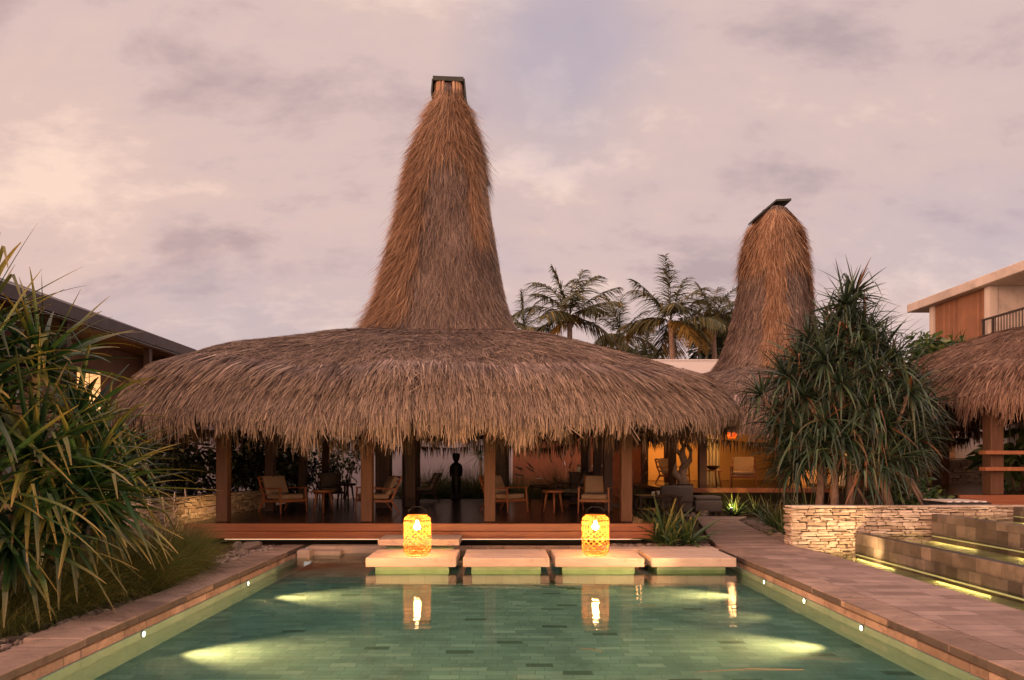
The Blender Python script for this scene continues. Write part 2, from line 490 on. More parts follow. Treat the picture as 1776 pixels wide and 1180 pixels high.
def ribbon(path, side, width):
    """path (N,K,3), side (N,3) or (N,K,3), width (N,K) -> flat ribbons"""
    n, k, _ = path.shape
    if side.ndim == 2: side = np.repeat(side[:, None, :], k, 1)
    a = path - side * width[..., None] / 2
    b = path + side * width[..., None] / 2
    V = np.stack([a, b], 2).reshape(-1, 3)
    base = (np.arange(n) * k * 2)[:, None] + (np.arange(k - 1) * 2)[None, :]
    Q = np.stack([base, base + 1, base + 3, base + 2], -1).reshape(-1, 4)
    t = np.repeat(np.tile(np.linspace(0, 1, k), n), 2)
    return V, Q, t


def keeled(path, side, nor, width, keel):
    """leaf straps with a V section"""
    n, k, _ = path.shape
    a = path - side * width[..., None] / 2 + nor * (keel * width)[..., None]
    b = path + side * width[..., None] / 2 + nor * (keel * width)[..., None]
    V = np.stack([a, path, b], 2).reshape(-1, 3)
    base = (np.arange(n) * k * 3)[:, None] + (np.arange(k - 1) * 3)[None, :]
    Q1 = np.stack([base, base + 1, base + 4, base + 3], -1).reshape(-1, 4)
    Q2 = np.stack([base + 1, base + 2, base + 5, base + 4], -1).reshape(-1, 4)
    t = np.repeat(np.tile(np.linspace(0, 1, k), n), 3)
    return V, np.concatenate([Q1, Q2]), t


def leaf_paths(base, d0, L, droop, k=8, kink=0.0, wob=0.06):
    """arching leaves: base (N,3), d0 (N,3) unit, L (N), droop (N)"""
    n = len(base)
    p = base.copy()
    d = d0.copy()
    out = [p.copy()]
    dirs = [d.copy()]
    kk = np.where(rng.random(n) < kink, rng.integers(int(k * 0.4), k - 1, n), 99)
    wv = rng.normal(0, wob, (n, 3))
    for i in range(1, k):
        t = i / (k - 1)
        d = d + np.array([0, 0, -1.0]) * (droop * (0.3 + 1.6 * t) / (k - 1))[:, None] + wv / k
        hit = kk == i
        if hit.any():
            d[hit] = d[hit] * np.array([0.5, 0.5, 0.2]) + np.array([0, 0, -0.85])
        d = nrm(d)
        p = p + d * (L / (k - 1))[:, None]
        out.append(p.copy())
        dirs.append(d.copy())
    return np.stack(out, 1), np.stack(dirs, 1)


def straps(base, d0, L, W, droop, k=8, kink=0.0, keel=0.22, taper=0.7):
    path, dirs = leaf_paths(base, d0, L, droop, k, kink)
    up = np.array([0, 0, 1.0])
    side = np.cross(d0, up)
    bad = np.linalg.norm(side, axis=1) < 0.15
    side[bad] = np.cross(d0[bad], np.array([1.0, 0.2, 0]))
    side = nrm(side + rng.normal(0, 0.25, side.shape))
    side = np.repeat(side[:, None, :], k, 1)
    side = nrm(side - dirs * (side * dirs).sum(-1, keepdims=True))
    nor = np.cross(side, dirs)
    t = np.linspace(0, 1, k)[None, :]
    w = W[:, None] * np.minimum(1, 0.65 + 2.0 * t) * np.maximum(1 - t, 0.02) ** taper
    return keeled(path, side, nor, w, keel)


def rosette_dirs(axis, n, a0, a1):
    """leaf directions around an axis, from the axis angle a0 to a1 (deg)"""
    axis = nrm(np.asarray(axis, float))
    ref = np.array([0.2, 0.9, 0.3])
    a = nrm(np.cross(axis, ref))
    b = np.cross(axis, a)
    i = np.arange(n)
    ph = i * 2.39996 + rng.normal(0, 0.15, n)
    el = np.radians(a0 + (a1 - a0) * (i / max(n - 1, 1)) ** 0.8 + rng.normal(0, 6, n))
    d = np.cos(el)[:, None] * axis + np.sin(el)[:, None] * (np.cos(ph)[:, None] * a + np.sin(ph)[:, None] * b)
    return nrm(d)


# ------------------------------------------------------------------ thatch
def superell(th, hx, hy, n):
    c, s = np.cos(th), np.sin(th)
    return hx * np.sign(c) * np.abs(c) ** (2 / n), hy * np.sign(s) * np.abs(s) ** (2 / n)


class Roof:
    """thatched roof surface: th around, s metres down the slope from the spire's foot"""
    def __init__(s, c, T, E, nE, prof, bump, rot=0.0):
        s.c, s.T, s.E, s.nE, s.bump, s.rot = c, T, E, nE, bump, rot
        d = np.array(prof, float)
        w = E[1] - T[1]
        s.sl = np.r_[0, np.cumsum(np.hypot(np.diff(d[:, 0]) * w, np.diff(d[:, 1])))]
        s.r, s.z, s.L = d[:, 0], d[:, 1], s.sl[-1]
        th = np.linspace(0, 2 * np.pi, 4001)
        x, y = superell(th, *E, nE)
        q = np.r_[0, np.cumsum(np.hypot(np.diff(x), np.diff(y)))]
        s.q, s.th = q / q[-1], th

    def theta(s, u):
        return np.interp(u % 1.0, s.q, s.th)

    def S(s, th, sl):
        r = np.interp(sl, s.sl, s.r)
        z = np.interp(sl, s.sl, s.z) - np.maximum(sl - s.L, 0)
        tx, ty = superell(th, *s.T, 5)
        ex, ey = superell(th, *s.E, s.nE)
        x = (1 - r) * tx + r * ex
        y = (1 - r) * ty + r * ey
        z = z + s.bump(x / s.E[0], y / s.E[1], r, z)
        if s.rot:
            ca, sa = math.cos(s.rot), math.sin(s.rot)
            x, y = x * ca - y * sa, x * sa + y * ca
        return np.stack([s.c[0] + x, s.c[1] + y, z], -1)

    def nor(s, th, sl):
        e = 0.01
        a = s.S(th + e, sl) - s.S(th - e, sl)
        b = s.S(th, sl + e) - s.S(th, np.maximum(sl - e, 0))
        return nrm(np.cross(b, a))

    def base(s, nu=160, nv=40, lo=0.0, hi=None):
        th = s.theta(np.linspace(0, 1, nu + 1)[:-1])
        sl = np.linspace(lo, (hi or s.L), nv)
        TH, SL = np.meshgrid(th, sl)
        V = s.S(TH.ravel(), SL.ravel())
        return V, grid_quads(nv, nu)

    def strand(s, u, s0, L, W, lift0, lift1, clump=0.6, k=4, cl=70, fan=0.05):
        """strands following the slope, gathered in clumps"""
        n = len(u)
        th0 = s.theta(u)
        uc = (np.floor(u * cl) + 0.5 + 0.25 * np.sin(np.floor(u * cl) * 12.9)) / cl
        du = ((uc - u + 0.5) % 1.0) - 0.5
        jit = rng.normal(0, 1, n) * np.where(rng.random(n) < 0.15, fan * 4, fan) / (2 * np.pi * s.E[0]) / 6
        pts = []
        sides = None
        for i in range(k):
            t = i / (k - 1)
            th = s.theta(u + du * clump * t + jit * t * 6)
            sl = s0 + L * t
            p = s.S(th, sl)
            nn = s.nor(th, np.minimum(sl, s.L - 0.02))
            p = p + nn * (lift0 + (lift1 - lift0) * t)[:, None]
            pts.append(p)
            if i == 1:
                sides = nn
        path = np.stack(pts, 1)
        d = nrm(path[:, -1] - path[:, 0])
        side = nrm(np.cross(d, sides) + rng.normal(0, 0.3, (n, 3)))
        t = np.linspace(0, 1, k)[None, :]
        w = W[:, None] * (1 - 0.7 * t ** 1.5)
        return ribbon(path, side, w)


def grid_quads(nv, nu):
    i = np.arange(nv - 1)[:, None] * nu
    j = np.arange(nu)[None, :]
    j2 = (j + 1) % nu
    return np.stack([i + j, i + j2, i + nu + j2, i + nu + j], -1).reshape(-1, 4)


def camera_u(roof, n, back=0.3):
    """perimeter samples, denser on the half that faces the pool"""
    u = rng.random(int(n * 2.5))
    th = roof.theta(u)
    keep = rng.random(len(u)) < np.where(np.sin(th + roof.rot) < 0.35, 1.0, back)
    return u[keep][:n]


def thatch_roof(root, roof, mat, n_fringe, n_top, z_in, wd=0.016, fl=(0.5, 1.05), cl=90):
    u = camera_u(roof, n_fringe)
    n = len(u)
    cid = np.floor(u * cl)
    cr = (np.sin(cid * 78.233) * 43758.5453) % 1.0
    cid2 = np.floor(u * cl * 3.7)
    cr2 = (np.sin(cid2 * 12.9898) * 43758.5453) % 1.0
    L = rng.uniform(fl[0], fl[1], n)
    top = roof.L - 1.85
    end = roof.L + (cr - 0.55) * 0.34 + (cr2 - 0.5) * 0.30 + rng.normal(0, 0.05, n)
    layer = rng.random(n) ** 0.75
    e = top + L * 0.9 + (end - top - L * 0.9) * layer
    s0 = e - L
    lift1 = rng.uniform(0.01, 0.12, n) + 0.05 * cr
    lift0 = np.zeros(n)
    led = rng.random(n) < 0.22
    s0[led] = roof.L - 1.62 + (cr2[led] - 0.5) * 0.16 + rng.normal(0, 0.04, led.sum())
    L[led] = rng.uniform(0.45, 0.85, led.sum())
    lift0[led] = 0.05 + 0.05 * cr[led]
    lift1[led] += 0.05
    parts = []
    V, Q = roof.base(hi=roof.L - 0.32)
    parts.append((V, Q, None, 1))
    parts.append((*roof.strand(u, s0, L, rng.uniform(0.55, 1.7, n) * wd * 1.2, lift0, lift1, 0.62, 5, cl * 2, 0.06), 0))
    u = camera_u(roof, n_top, 0.45)
    n = len(u)
    s0 = np.sqrt(rng.random(n)) * (roof.L - 1.5)
    L = rng.uniform(0.25, 0.55, n)
    parts.append((*roof.strand(u, s0, L, rng.uniform(0.6, 1.3, n) * wd, np.full(n, 0.005), rng.uniform(0.01, 0.06, n), 0.2, 3, cl * 2, 0.16), 0))
    o = npmesh('thatch_roof', parts, [mat, M_['thatch_base']], root)
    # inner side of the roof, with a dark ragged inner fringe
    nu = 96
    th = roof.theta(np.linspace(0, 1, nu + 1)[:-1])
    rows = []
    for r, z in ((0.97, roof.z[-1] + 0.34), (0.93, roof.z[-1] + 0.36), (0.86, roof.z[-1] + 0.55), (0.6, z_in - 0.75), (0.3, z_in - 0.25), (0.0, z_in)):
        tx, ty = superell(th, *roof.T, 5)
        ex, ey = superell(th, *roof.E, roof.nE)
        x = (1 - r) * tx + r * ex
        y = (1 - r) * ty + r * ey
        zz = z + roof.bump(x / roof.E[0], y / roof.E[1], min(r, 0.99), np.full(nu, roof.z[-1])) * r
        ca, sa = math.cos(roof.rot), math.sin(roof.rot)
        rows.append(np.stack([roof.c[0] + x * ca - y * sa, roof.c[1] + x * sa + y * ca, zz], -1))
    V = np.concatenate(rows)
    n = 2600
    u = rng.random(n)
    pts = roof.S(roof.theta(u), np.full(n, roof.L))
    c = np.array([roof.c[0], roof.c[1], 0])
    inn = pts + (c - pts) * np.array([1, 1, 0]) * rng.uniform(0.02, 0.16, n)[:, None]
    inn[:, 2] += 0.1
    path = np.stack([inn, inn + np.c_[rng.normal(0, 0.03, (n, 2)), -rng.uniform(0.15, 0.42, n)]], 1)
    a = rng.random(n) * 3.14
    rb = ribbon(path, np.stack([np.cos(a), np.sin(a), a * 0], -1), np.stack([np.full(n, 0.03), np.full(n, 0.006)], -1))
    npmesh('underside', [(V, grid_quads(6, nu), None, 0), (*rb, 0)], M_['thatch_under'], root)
    return o


def spire(root, c, levels, zs, rot, mat_body, n_body, shags, lean=0.0, nE=4.5, foot=True, wd=0.016):
    """square tapering thatched tower; levels = half widths at heights zs; shags = list of (theta0, dtheta, z0, z1, n)"""
    zs = np.array(zs, float)
    hw = np.array(levels, float)

    tt = np.linspace(0, 2 * np.pi, 4001)
    qx, qy = superell(tt, 1.0, 1.0, nE)
    qq = np.r_[0, np.cumsum(np.hypot(np.diff(qx), np.diff(qy)))]
    qq = qq / qq[-1] * 2 * np.pi

    def S(th, z, off=0.0):
        th = np.interp(np.mod(th, 2 * np.pi), qq, tt)        # even steps along the outline
        h = np.interp(z, zs, hw) + off
        x, y = superell(th, 1.0, 1.0, nE)
        x, y = x * h, y * h
        ca, sa = math.cos(rot), math.sin(rot)
        return np.stack([c[0] + x * ca - y * sa + lean * (z - zs[0]), c[1] + x * sa + y * ca, z], -1)

    def tufts(th, z, L, W, o0, o1, fan=0.05, k=4):
        n = len(th)
        pts = []
        dth = rng.normal(0, fan, n)
        for i in range(k):
            t = i / (k - 1)
            pts.append(S(th + dth * t, z - L * t, o0 + (o1 - o0) * t ** 1.3))
        path = np.stack(pts, 1)
        rad = path[:, 0] - np.array([c[0], c[1], 0])
        rad[:, 2] = 0
        d = nrm(path[:, -1] - path[:, 0])
        side = nrm(np.cross(d, nrm(rad)) + rng.normal(0, 0.35, (n, 3)))
        w = W[:, None] * (1 - 0.8 * np.linspace(0, 1, k)[None, :] ** 1.5)
        return ribbon(path, side, w)
    nu, nv = 96, 40
    th = np.linspace(0, 2 * np.pi, nu + 1)[:-1]
    zz = np.linspace(zs[-1], zs[0] - 0.3, nv)
    TH, ZZ = np.meshgrid(th, zz)
    body = [(S(TH.ravel(), ZZ.ravel()), grid_quads(nv, nu), None, 1)]
    n = n_body
    th = rng.random(int(n * 1.6)) * 2 * np.pi
    th = th[rng.random(len(th)) < np.where(np.sin(th + rot) < 0.5, 1, 0.3)][:n]
    n = len(th)
    z = zs[0] + (zs[-1] - zs[0]) * rng.random(n) ** 1.5 + 0.25
    z = np.minimum(z, zs[-1])
    zc_ = np.round(z / 0.42 + 0.25 * np.sin(th * 9)) * 0.42 + rng.normal(0, 0.05, n)
    z = np.where(rng.random(n) < 0.35, np.clip(zc_, zs[0], zs[-1]), z)
    body.append((*tufts(th, z, rng.uniform(0.22, 0.45, n), rng.uniform(0.6, 1.3, n) * wd, np.full(n, 0.004), rng.uniform(0.005, 0.085, n)), 0))
    sp = npmesh('spire', body, [mat_body, M_['thatch_base']], root)
    sh = []
    for th0, dth, z0, z1, n, fluff in shags:
        th = th0 + (rng.random(n) * 2 - 1) * dth
        edge = (np.abs(th - th0) / dth)
        z = z1 + (z0 - z1) * rng.random(n) ** 0.9
        rag = 0.18 * np.sin(z * 6.1 + th0 * 3) + 0.10 * np.sin(z * 13.7)
        keep = edge < 0.82 + rag
        th, z = th[keep], z[keep]
        m = len(th)
        sh.append((*tufts(th, z, rng.uniform(0.35, 0.8, m), rng.uniform(0.7, 1.4, m) * wd, np.full(m, 0.03), fluff * rng.uniform(0.2, 1.2, m) * np.where(rng.random(m) < 0.06, 1.6, 1.0), 0.07, 5), (rng.random() < 0.0) * 1))
        m2 = int(m * 0.22)                            # weathered strands mixed in, reaching past the edge
        th2 = th0 + (rng.random(m2) * 2 - 1) * dth * 1.12
        z2 = z1 + (z0 - 0.3 - z1) * rng.random(m2) ** 0.8
        sh.append((*tufts(th2, z2, rng.uniform(0.3, 0.7, m2), rng.uniform(0.6, 1.3, m2) * wd, np.full(m2, 0.02), fluff * rng.uniform(0.1, 0.75, m2), 0.09, 5), 1))
    npmesh('ridge_thatch', sh, [M_['thatch_new'], mat_body], sp)
    return sp, S


# ------------------------------------------------------------------ camera, sky, sun
cam = bpy.data.cameras.new('camera')
cam.sensor_width = 36
cam.lens = F / 1776 * 36
cam.shift_x = (888 - CX) / 1776
cam.shift_y = (HY - 590) / 1776
cam.clip_end = 2000
cam_o = bpy.data.objects.new('camera', cam)
cam_o.location = (0, 0, CZ)
cam_o.rotation_euler = (R(90), 0, 0)
COL.objects.link(cam_o)
scene.camera = cam_o

SUN_EL, SUN_AZ = 9.0, 233.0       # azimuth: clockwise from +Y (the view direction): low, behind the left shoulder
sd = Vector((math.sin(R(SUN_AZ)) * math.cos(R(SUN_EL)), math.cos(R(SUN_AZ)) * math.cos(R(SUN_EL)), math.sin(R(SUN_EL))))


def build_world():
    w = bpy.data.worlds.new("World")
    scene.world = w
    w.use_nodes = True
    nt = w.node_tree
    L = nt.links.new
    bg = nt.nodes['Background']
    bg.inputs['Strength'].default_value = 0.1
    sky = N(nt, 'ShaderNodeTexSky', sky_type='NISHITA', sun_disc=False)
    sky.sun_elevation = R(SUN_EL)
    sky.sun_rotation = R(SUN_AZ)
    tc = N(nt, 'ShaderNodeTexCoord')
    sp = N(nt, 'ShaderNodeSeparateXYZ')
    L(tc.outputs['Generated'], sp.inputs[0])

    def M(op, a, b_=None):
        n = N(nt, 'ShaderNodeMath', operation=op)
        for i, v in enumerate((a, b_)):
            if v is None: continue
            if hasattr(v, 'is_output'): L(v, n.inputs[i])
            else: n.inputs[i].default_value = v
        return n.outputs[0]
    zc = M('ADD', M('MAXIMUM', sp.outputs[2], 0.0), 0.42)
    cmb = N(nt, 'ShaderNodeCombineXYZ')
    L(M('DIVIDE', sp.outputs[0], zc), cmb.inputs[0])
    L(M('DIVIDE', sp.outputs[1], zc), cmb.inputs[1])
    mp = N(nt, 'ShaderNodeMapping')
    mp.inputs['Location'].default_value = (5.3, 2.2, 0)
    mp.inputs['Scale'].default_value = (0.85, 1.35, 1)
    L(cmb.outputs[0], mp.inputs[0])
    n1 = N(nt, 'ShaderNodeTexNoise', i_Scale=2.9, i_Detail=13, i_Roughness=0.62)
    n1.inputs['Distortion'].default_value = 0.15
    L(mp.outputs[0], n1.inputs['Vector'])
    n2 = N(nt, 'ShaderNodeTexNoise', i_Scale=0.75, i_Detail=5, i_Roughness=0.5)
    L(mp.outputs[0], n2.inputs['Vector'])
    k = 10.0
    c_dark = tuple(x * k for x in (0.51, 0.385, 0.395))
    c_mid = tuple(x * k for x in (0.69, 0.52, 0.50))
    c_lit = tuple(x * k for x in (0.92, 0.69, 0.60))
    cl = ramp(nt, [(0.35, c_dark), (0.47, c_mid), (0.55, tuple(x * k for x in (0.72, 0.54, 0.50))), (0.66, c_lit)])
    L(n1.outputs[0], cl.inputs[0])
    # thin places in the cloud: clear sky
    clear = ramp(nt, [(0.52, (0, 0, 0)), (0.66, (1, 1, 1))])
    def toward(v, p):
        n = N(nt, 'ShaderNodeVectorMath', operation='DOT_PRODUCT')
        L(tc.outputs['Generated'], n.inputs[0])
        n.inputs[1].default_value = Vector(v).normalized()
        return M('POWER', M('MAXIMUM', n.outputs['Value'], 0.0), p)
    gap = M('MULTIPLY', toward((0.08, 1, 0.62), 60), 0.28)       # a gap in the cloud, upper middle
    L(M('ADD', n2.outputs[0], gap), clear.inputs[0])
    blue = mixc(nt, 0.80, sky.outputs[0], tuple(x * k for x in (0.47, 0.43, 0.56)))
    fac = M('MULTIPLY', clear.outputs[0], M('ADD', 0.4, M('MULTIPLY', gap, 0.7)))
    col = mixc(nt, fac, cl.outputs[0], blue)
    # sunset glow on the side of the low sun
    dt = N(nt, 'ShaderNodeVectorMath', operation='DOT_PRODUCT')
    L(tc.outputs['Generated'], dt.inputs[0])
    dt.inputs[1].default_value = sd
    g = M('POWER', M('MAXIMUM', dt.outputs['Value'], 0.0), 2.0)
    glow = mixc(nt, g, (1, 1, 1), (2.6, 1.9, 1.4))
    col = mixc(nt, 1.0, col, glow, 'MULTIPLY')
    warm = toward((-0.75, 1, 0.28), 10)                     # creamier low on the left
    col = mixc(nt, M('MULTIPLY', warm, 0.55), col, mixc(nt, 1.0, col, (1.14, 1.06, 0.96), 'MULTIPLY'))
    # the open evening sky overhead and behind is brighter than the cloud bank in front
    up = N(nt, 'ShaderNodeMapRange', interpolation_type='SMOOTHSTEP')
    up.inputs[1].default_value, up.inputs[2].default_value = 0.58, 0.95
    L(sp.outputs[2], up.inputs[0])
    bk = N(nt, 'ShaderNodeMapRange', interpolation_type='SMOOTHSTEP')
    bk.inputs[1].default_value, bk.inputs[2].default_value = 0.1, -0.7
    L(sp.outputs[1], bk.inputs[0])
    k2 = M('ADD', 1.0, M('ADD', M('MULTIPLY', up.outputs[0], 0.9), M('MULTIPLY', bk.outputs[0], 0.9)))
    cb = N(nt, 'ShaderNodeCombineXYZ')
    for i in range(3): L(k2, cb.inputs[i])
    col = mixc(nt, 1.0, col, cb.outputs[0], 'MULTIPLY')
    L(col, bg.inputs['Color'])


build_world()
sun = bpy.data.lights.new('sun', 'SUN')
sun.energy = 1.6
sun.angle = R(22)
sun.color = (1.0, 0.55, 0.35)
sun_o = bpy.data.objects.new('sun', sun)
sun_o.rotation_euler = (-sd).to_track_quat('-Z', 'Y').to_euler()
sun_o.location = (-30, -20, 30)
COL.objects.link(sun_o)


def lamp(kind, loc, energy, color=(1, 0.62, 0.28), size=0.05, target=None, angle=60, blend=0.6, name='lamp'):
    l = bpy.data.lights.new(name, kind)
    l.energy = energy
    l.color = color
    l.shadow_soft_size = size
    if kind == 'SPOT':
        l.spot_size = R(angle)
        l.spot_blend = blend
    o = bpy.data.objects.new(name, l)
    o.location = loc
    if target is not None:
        o.rotation_euler = (Vector(target) - Vector(loc)).to_track_quat('-Z', 'Y').to_euler()
    COL.objects.link(o)
    return o


# ------------------------------------------------------------------ ground, pool, path
XL, XR = -3.58, 3.68                 # pool sides
YB = 12.85                           # far end of the pool
PX0, PX1 = 3.68, 5.25                # path
G = 0.10                             # garden soil level


def build_ground():
    xs = [-400, -60, XL - 0.42, XL, XR, PX1, 9.3, 60, 400]
    ys = [-60, 4.0, 11.9, YB, 60, 900]
    m = MB()
    for i in range(len(xs) - 1):
        for j in range(len(ys) - 1):
            x0, x1, y0, y1 = xs[i], xs[i + 1], ys[j], ys[j + 1]
            xm, ym = (x0 + x1) / 2, (y0 + y1) / 2
            if 4 < ym < YB and XL < xm < XR: continue          # pool
            if 4 < ym < YB and PX1 < xm < 9.3: continue        # fountain
            m.add([(x0, y0, G), (x1, y0, G), (x1, y1, G), (x0, y1, G)], [(0, 1, 2, 3)])
    tag(m.build('ground', M_['soil']), kind='structure')
    # pool shell
    fl = -0.22
    m = MB()
    m.add([(XL, 4, fl), (XR, 4, fl), (XR, YB, fl), (XL, YB, fl)], [(0, 1, 2, 3)])
    tag(m.build('pool_floor', M_['pool_tile']), kind='structure')
    m = MB()
    m.box(XL - 0.2, XL, 4, 12.4, -0.075, 0.0)
    m.box(XR, XR + 0.2, 4, YB, -0.075, 0.0)
    m.box(XL, XR, 3.8, 4.0, fl - 0.1, 0.1)
    tag(m.build('pool_wall', M_['pool_wall']), kind='structure')
    m = MB()
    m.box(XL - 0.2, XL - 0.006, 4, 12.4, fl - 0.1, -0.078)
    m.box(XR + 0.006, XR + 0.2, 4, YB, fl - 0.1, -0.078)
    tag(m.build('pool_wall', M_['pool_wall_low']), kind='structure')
    m = MB()
    m.box(XL, XR, YB, YB + 0.2, fl - 0.1, 0.1)
    tag(m.build('pool_end_wall', M_['coping']), kind='structure')
    m = MB()
    m.add([(XL, 4, 0.0), (XR, 4, 0.0), (XR, YB, 0.0), (XL, YB, 0.0)], [(0, 1, 2, 3)])
    tag(m.build('pool_water', M_['water']), kind='structure')
    # left coping: two courses with a thin shadow joint, ragged outer edge
    root = thing('pool_coping', 'stone coping in two courses along the left edge of the pool', 'pool edge', (XL, 4, 0))
    m = MB()
    y = 3.8
    while y < 12.39:
        y1 = min(y + random.uniform(0.8, 1.3), 12.4)
        m.box(XL - 0.26, XL - 0.012 + random.uniform(-0.006, 0.006), y + 0.003, y1 - 0.003, 0.002, 0.082)
        y = y1
    m.build('lower_course', M_['coping'], root, bevel=0.008, world=True)
    m = MB()
    y = 3.8
    while y < 12.39:
        y1 = min(y + random.uniform(0.7, 1.2), 12.4)
        m.box(XL - 0.36 - random.uniform(0, 0.22), XL + random.uniform(-0.005, 0.008), y + 0.003, y1 - 0.003, 0.092, 0.17 + random.uniform(-0.004, 0.004))
        y = y1
    m.build('upper_course', M_['coping'], root, bevel=0.012, seg=2, world=True)
    # pool's far right edge: flagstone, and left far stepped stones in the dark
    root = thing('pool_end_ledge', 'flat stone ledge edging the pebble bed behind the rightmost stepping stone', 'ledge', (2.9, 12.0, 0))
    m = MB()
    m.box(1.6, XR, 11.78, 12.2, 0.0, 0.13)
    m.box(1.66, XR, 11.84, 12.2, 0.13, 0.165)
    m.build('slab', M_['slab'], root, bevel=0.01, world=True)
    root = thing('pool_step', 'low lamplit stone steps in the dark water below the deck, far left of the pool', 'steps', (-3, 12.4, 0))
    m = MB()
    m.box(XL + 0.01, -1.1, 12.55, 12.84, -0.06, 0.12)
    m.box(XL + 0.01, -2.9, 12.25, 12.54, -0.06, 0.07)
    m.box(XL + 0.01, -3.35, 11.9, 12.24, -0.06, 0.13)
    m.build('step', M_['slab'], root, bevel=0.012, world=True)
    # path on the right: edge courses and paved top, bending left at the far end
    root = thing('path_kerb', 'stone kerb in two courses between the paved path and the right side of the pool', 'pool edge', (XR, 4, 0))
    m = MB()
    y = 3.8
    while y < 12.0:
        y1 = min(y + random.uniform(0.8, 1.3), 12.0)
        m.box(XR + 0.012 + random.uniform(-0.006, 0.006), XR + 0.26, y + 0.003, y1 - 0.003, 0.002, 0.082)
        y = y1
    m.build('lower_course', M_['coping'], root, bevel=0.008, world=True)
    m = MB()
    y = 3.8
    while y < 12.0:
        y1 = min(y + random.uniform(0.7, 1.2), 12.0)
        m.box(XR + random.uniform(-0.008, 0.005), XR + 0.38, y + 0.003, y1 - 0.003, 0.092, 0.172 + random.uniform(-0.003, 0.003))
        y = y1
    m.build('upper_course', M_['coping'], root, bevel=0.012, seg=2, world=True)
    L_ = [(XR + 0.383, -4), (XR + 0.383, 11.5), (3.8, 12.3), (3.95, 13.2), (4.5, 15.6), (5.0, 18.0), (5.1, 18.7)]
    Rr = [(PX1, -4), (PX1, 11.4), (5.1, 12.4), (5.25, 13.2), (5.55, 15.4), (5.9, 17.4), (6.5, 18.5)]
    m = MB()
    n = len(L_)
    vs = [(x, y, 0.168) for x, y in L_] + [(x, y, 0.168) for x, y in Rr]
    vs += [(x, y, -0.1) for x, y in L_] + [(x, y, -0.1) for x, y in Rr]
    fs = [(i, i + n, i + n + 1, i + 1) for i in range(n - 1)]
    fs += [(i + n, i + 3 * n, i + 1 + 3 * n, i + 1 + n) for i in range(n - 1)] + [(i, i + 1, i + 1 + 2 * n, i + 2 * n) for i in range(n - 1)]
    m.add(vs, fs)
    tag(m.build('path', M_['paving']), kind='structure')


build_ground()


# stepping stones
def stepping():
    specs = [
        ('pale stepping stone under the left lantern, lamplit on top', -2.1, -0.73, 10.5, 11.5, 0.064, 0.204),
        ('pale stepping stone between the two lantern stones, nothing on it', -0.62, 0.69, 10.5, 11.5, 0.064, 0.204),
        ('pale stepping stone carrying the right lantern', 0.78, 2.13, 10.5, 11.5, 0.064, 0.204),
        ('pale stepping stone at the right, touching the path kerb', 2.24, 3.53, 10.5, 11.5, 0.064, 0.204),
        ('pale stone step one level higher, between the left lantern stone and the deck', -2.15, -0.76, 11.78, 12.55, 0.226, 0.335)]
    for lab, x0, x1, y0, y1, z0, z1 in specs:
        c = ((x0 + x1) / 2, (y0 + y1) / 2)
        r = thing('stepping_stone', lab, 'stepping stone', (c[0], c[1], -0.21), group='stepping stones across the pool')
        m = MB()
        m.box(x0, x1, y0, y1, z0, z1)
        m.build('slab', M_['slab'], r, bevel=0.012, seg=2, world=True)
        m = MB()
        m.box(x0 + 0.12, x1 - 0.12, y0 + 0.14, y1 - 0.1, -0.07, z0)
        m.build('pedestal', M_['pedestal'], r, bevel=0.006, world=True)
        m = MB()
        m.box(x0 + 0.13, x1 - 0.13, y0 + 0.15, y1 - 0.11, -0.218, -0.072)
        m.build('footing', M_['pool_tile'], r, world=True)


stepping()


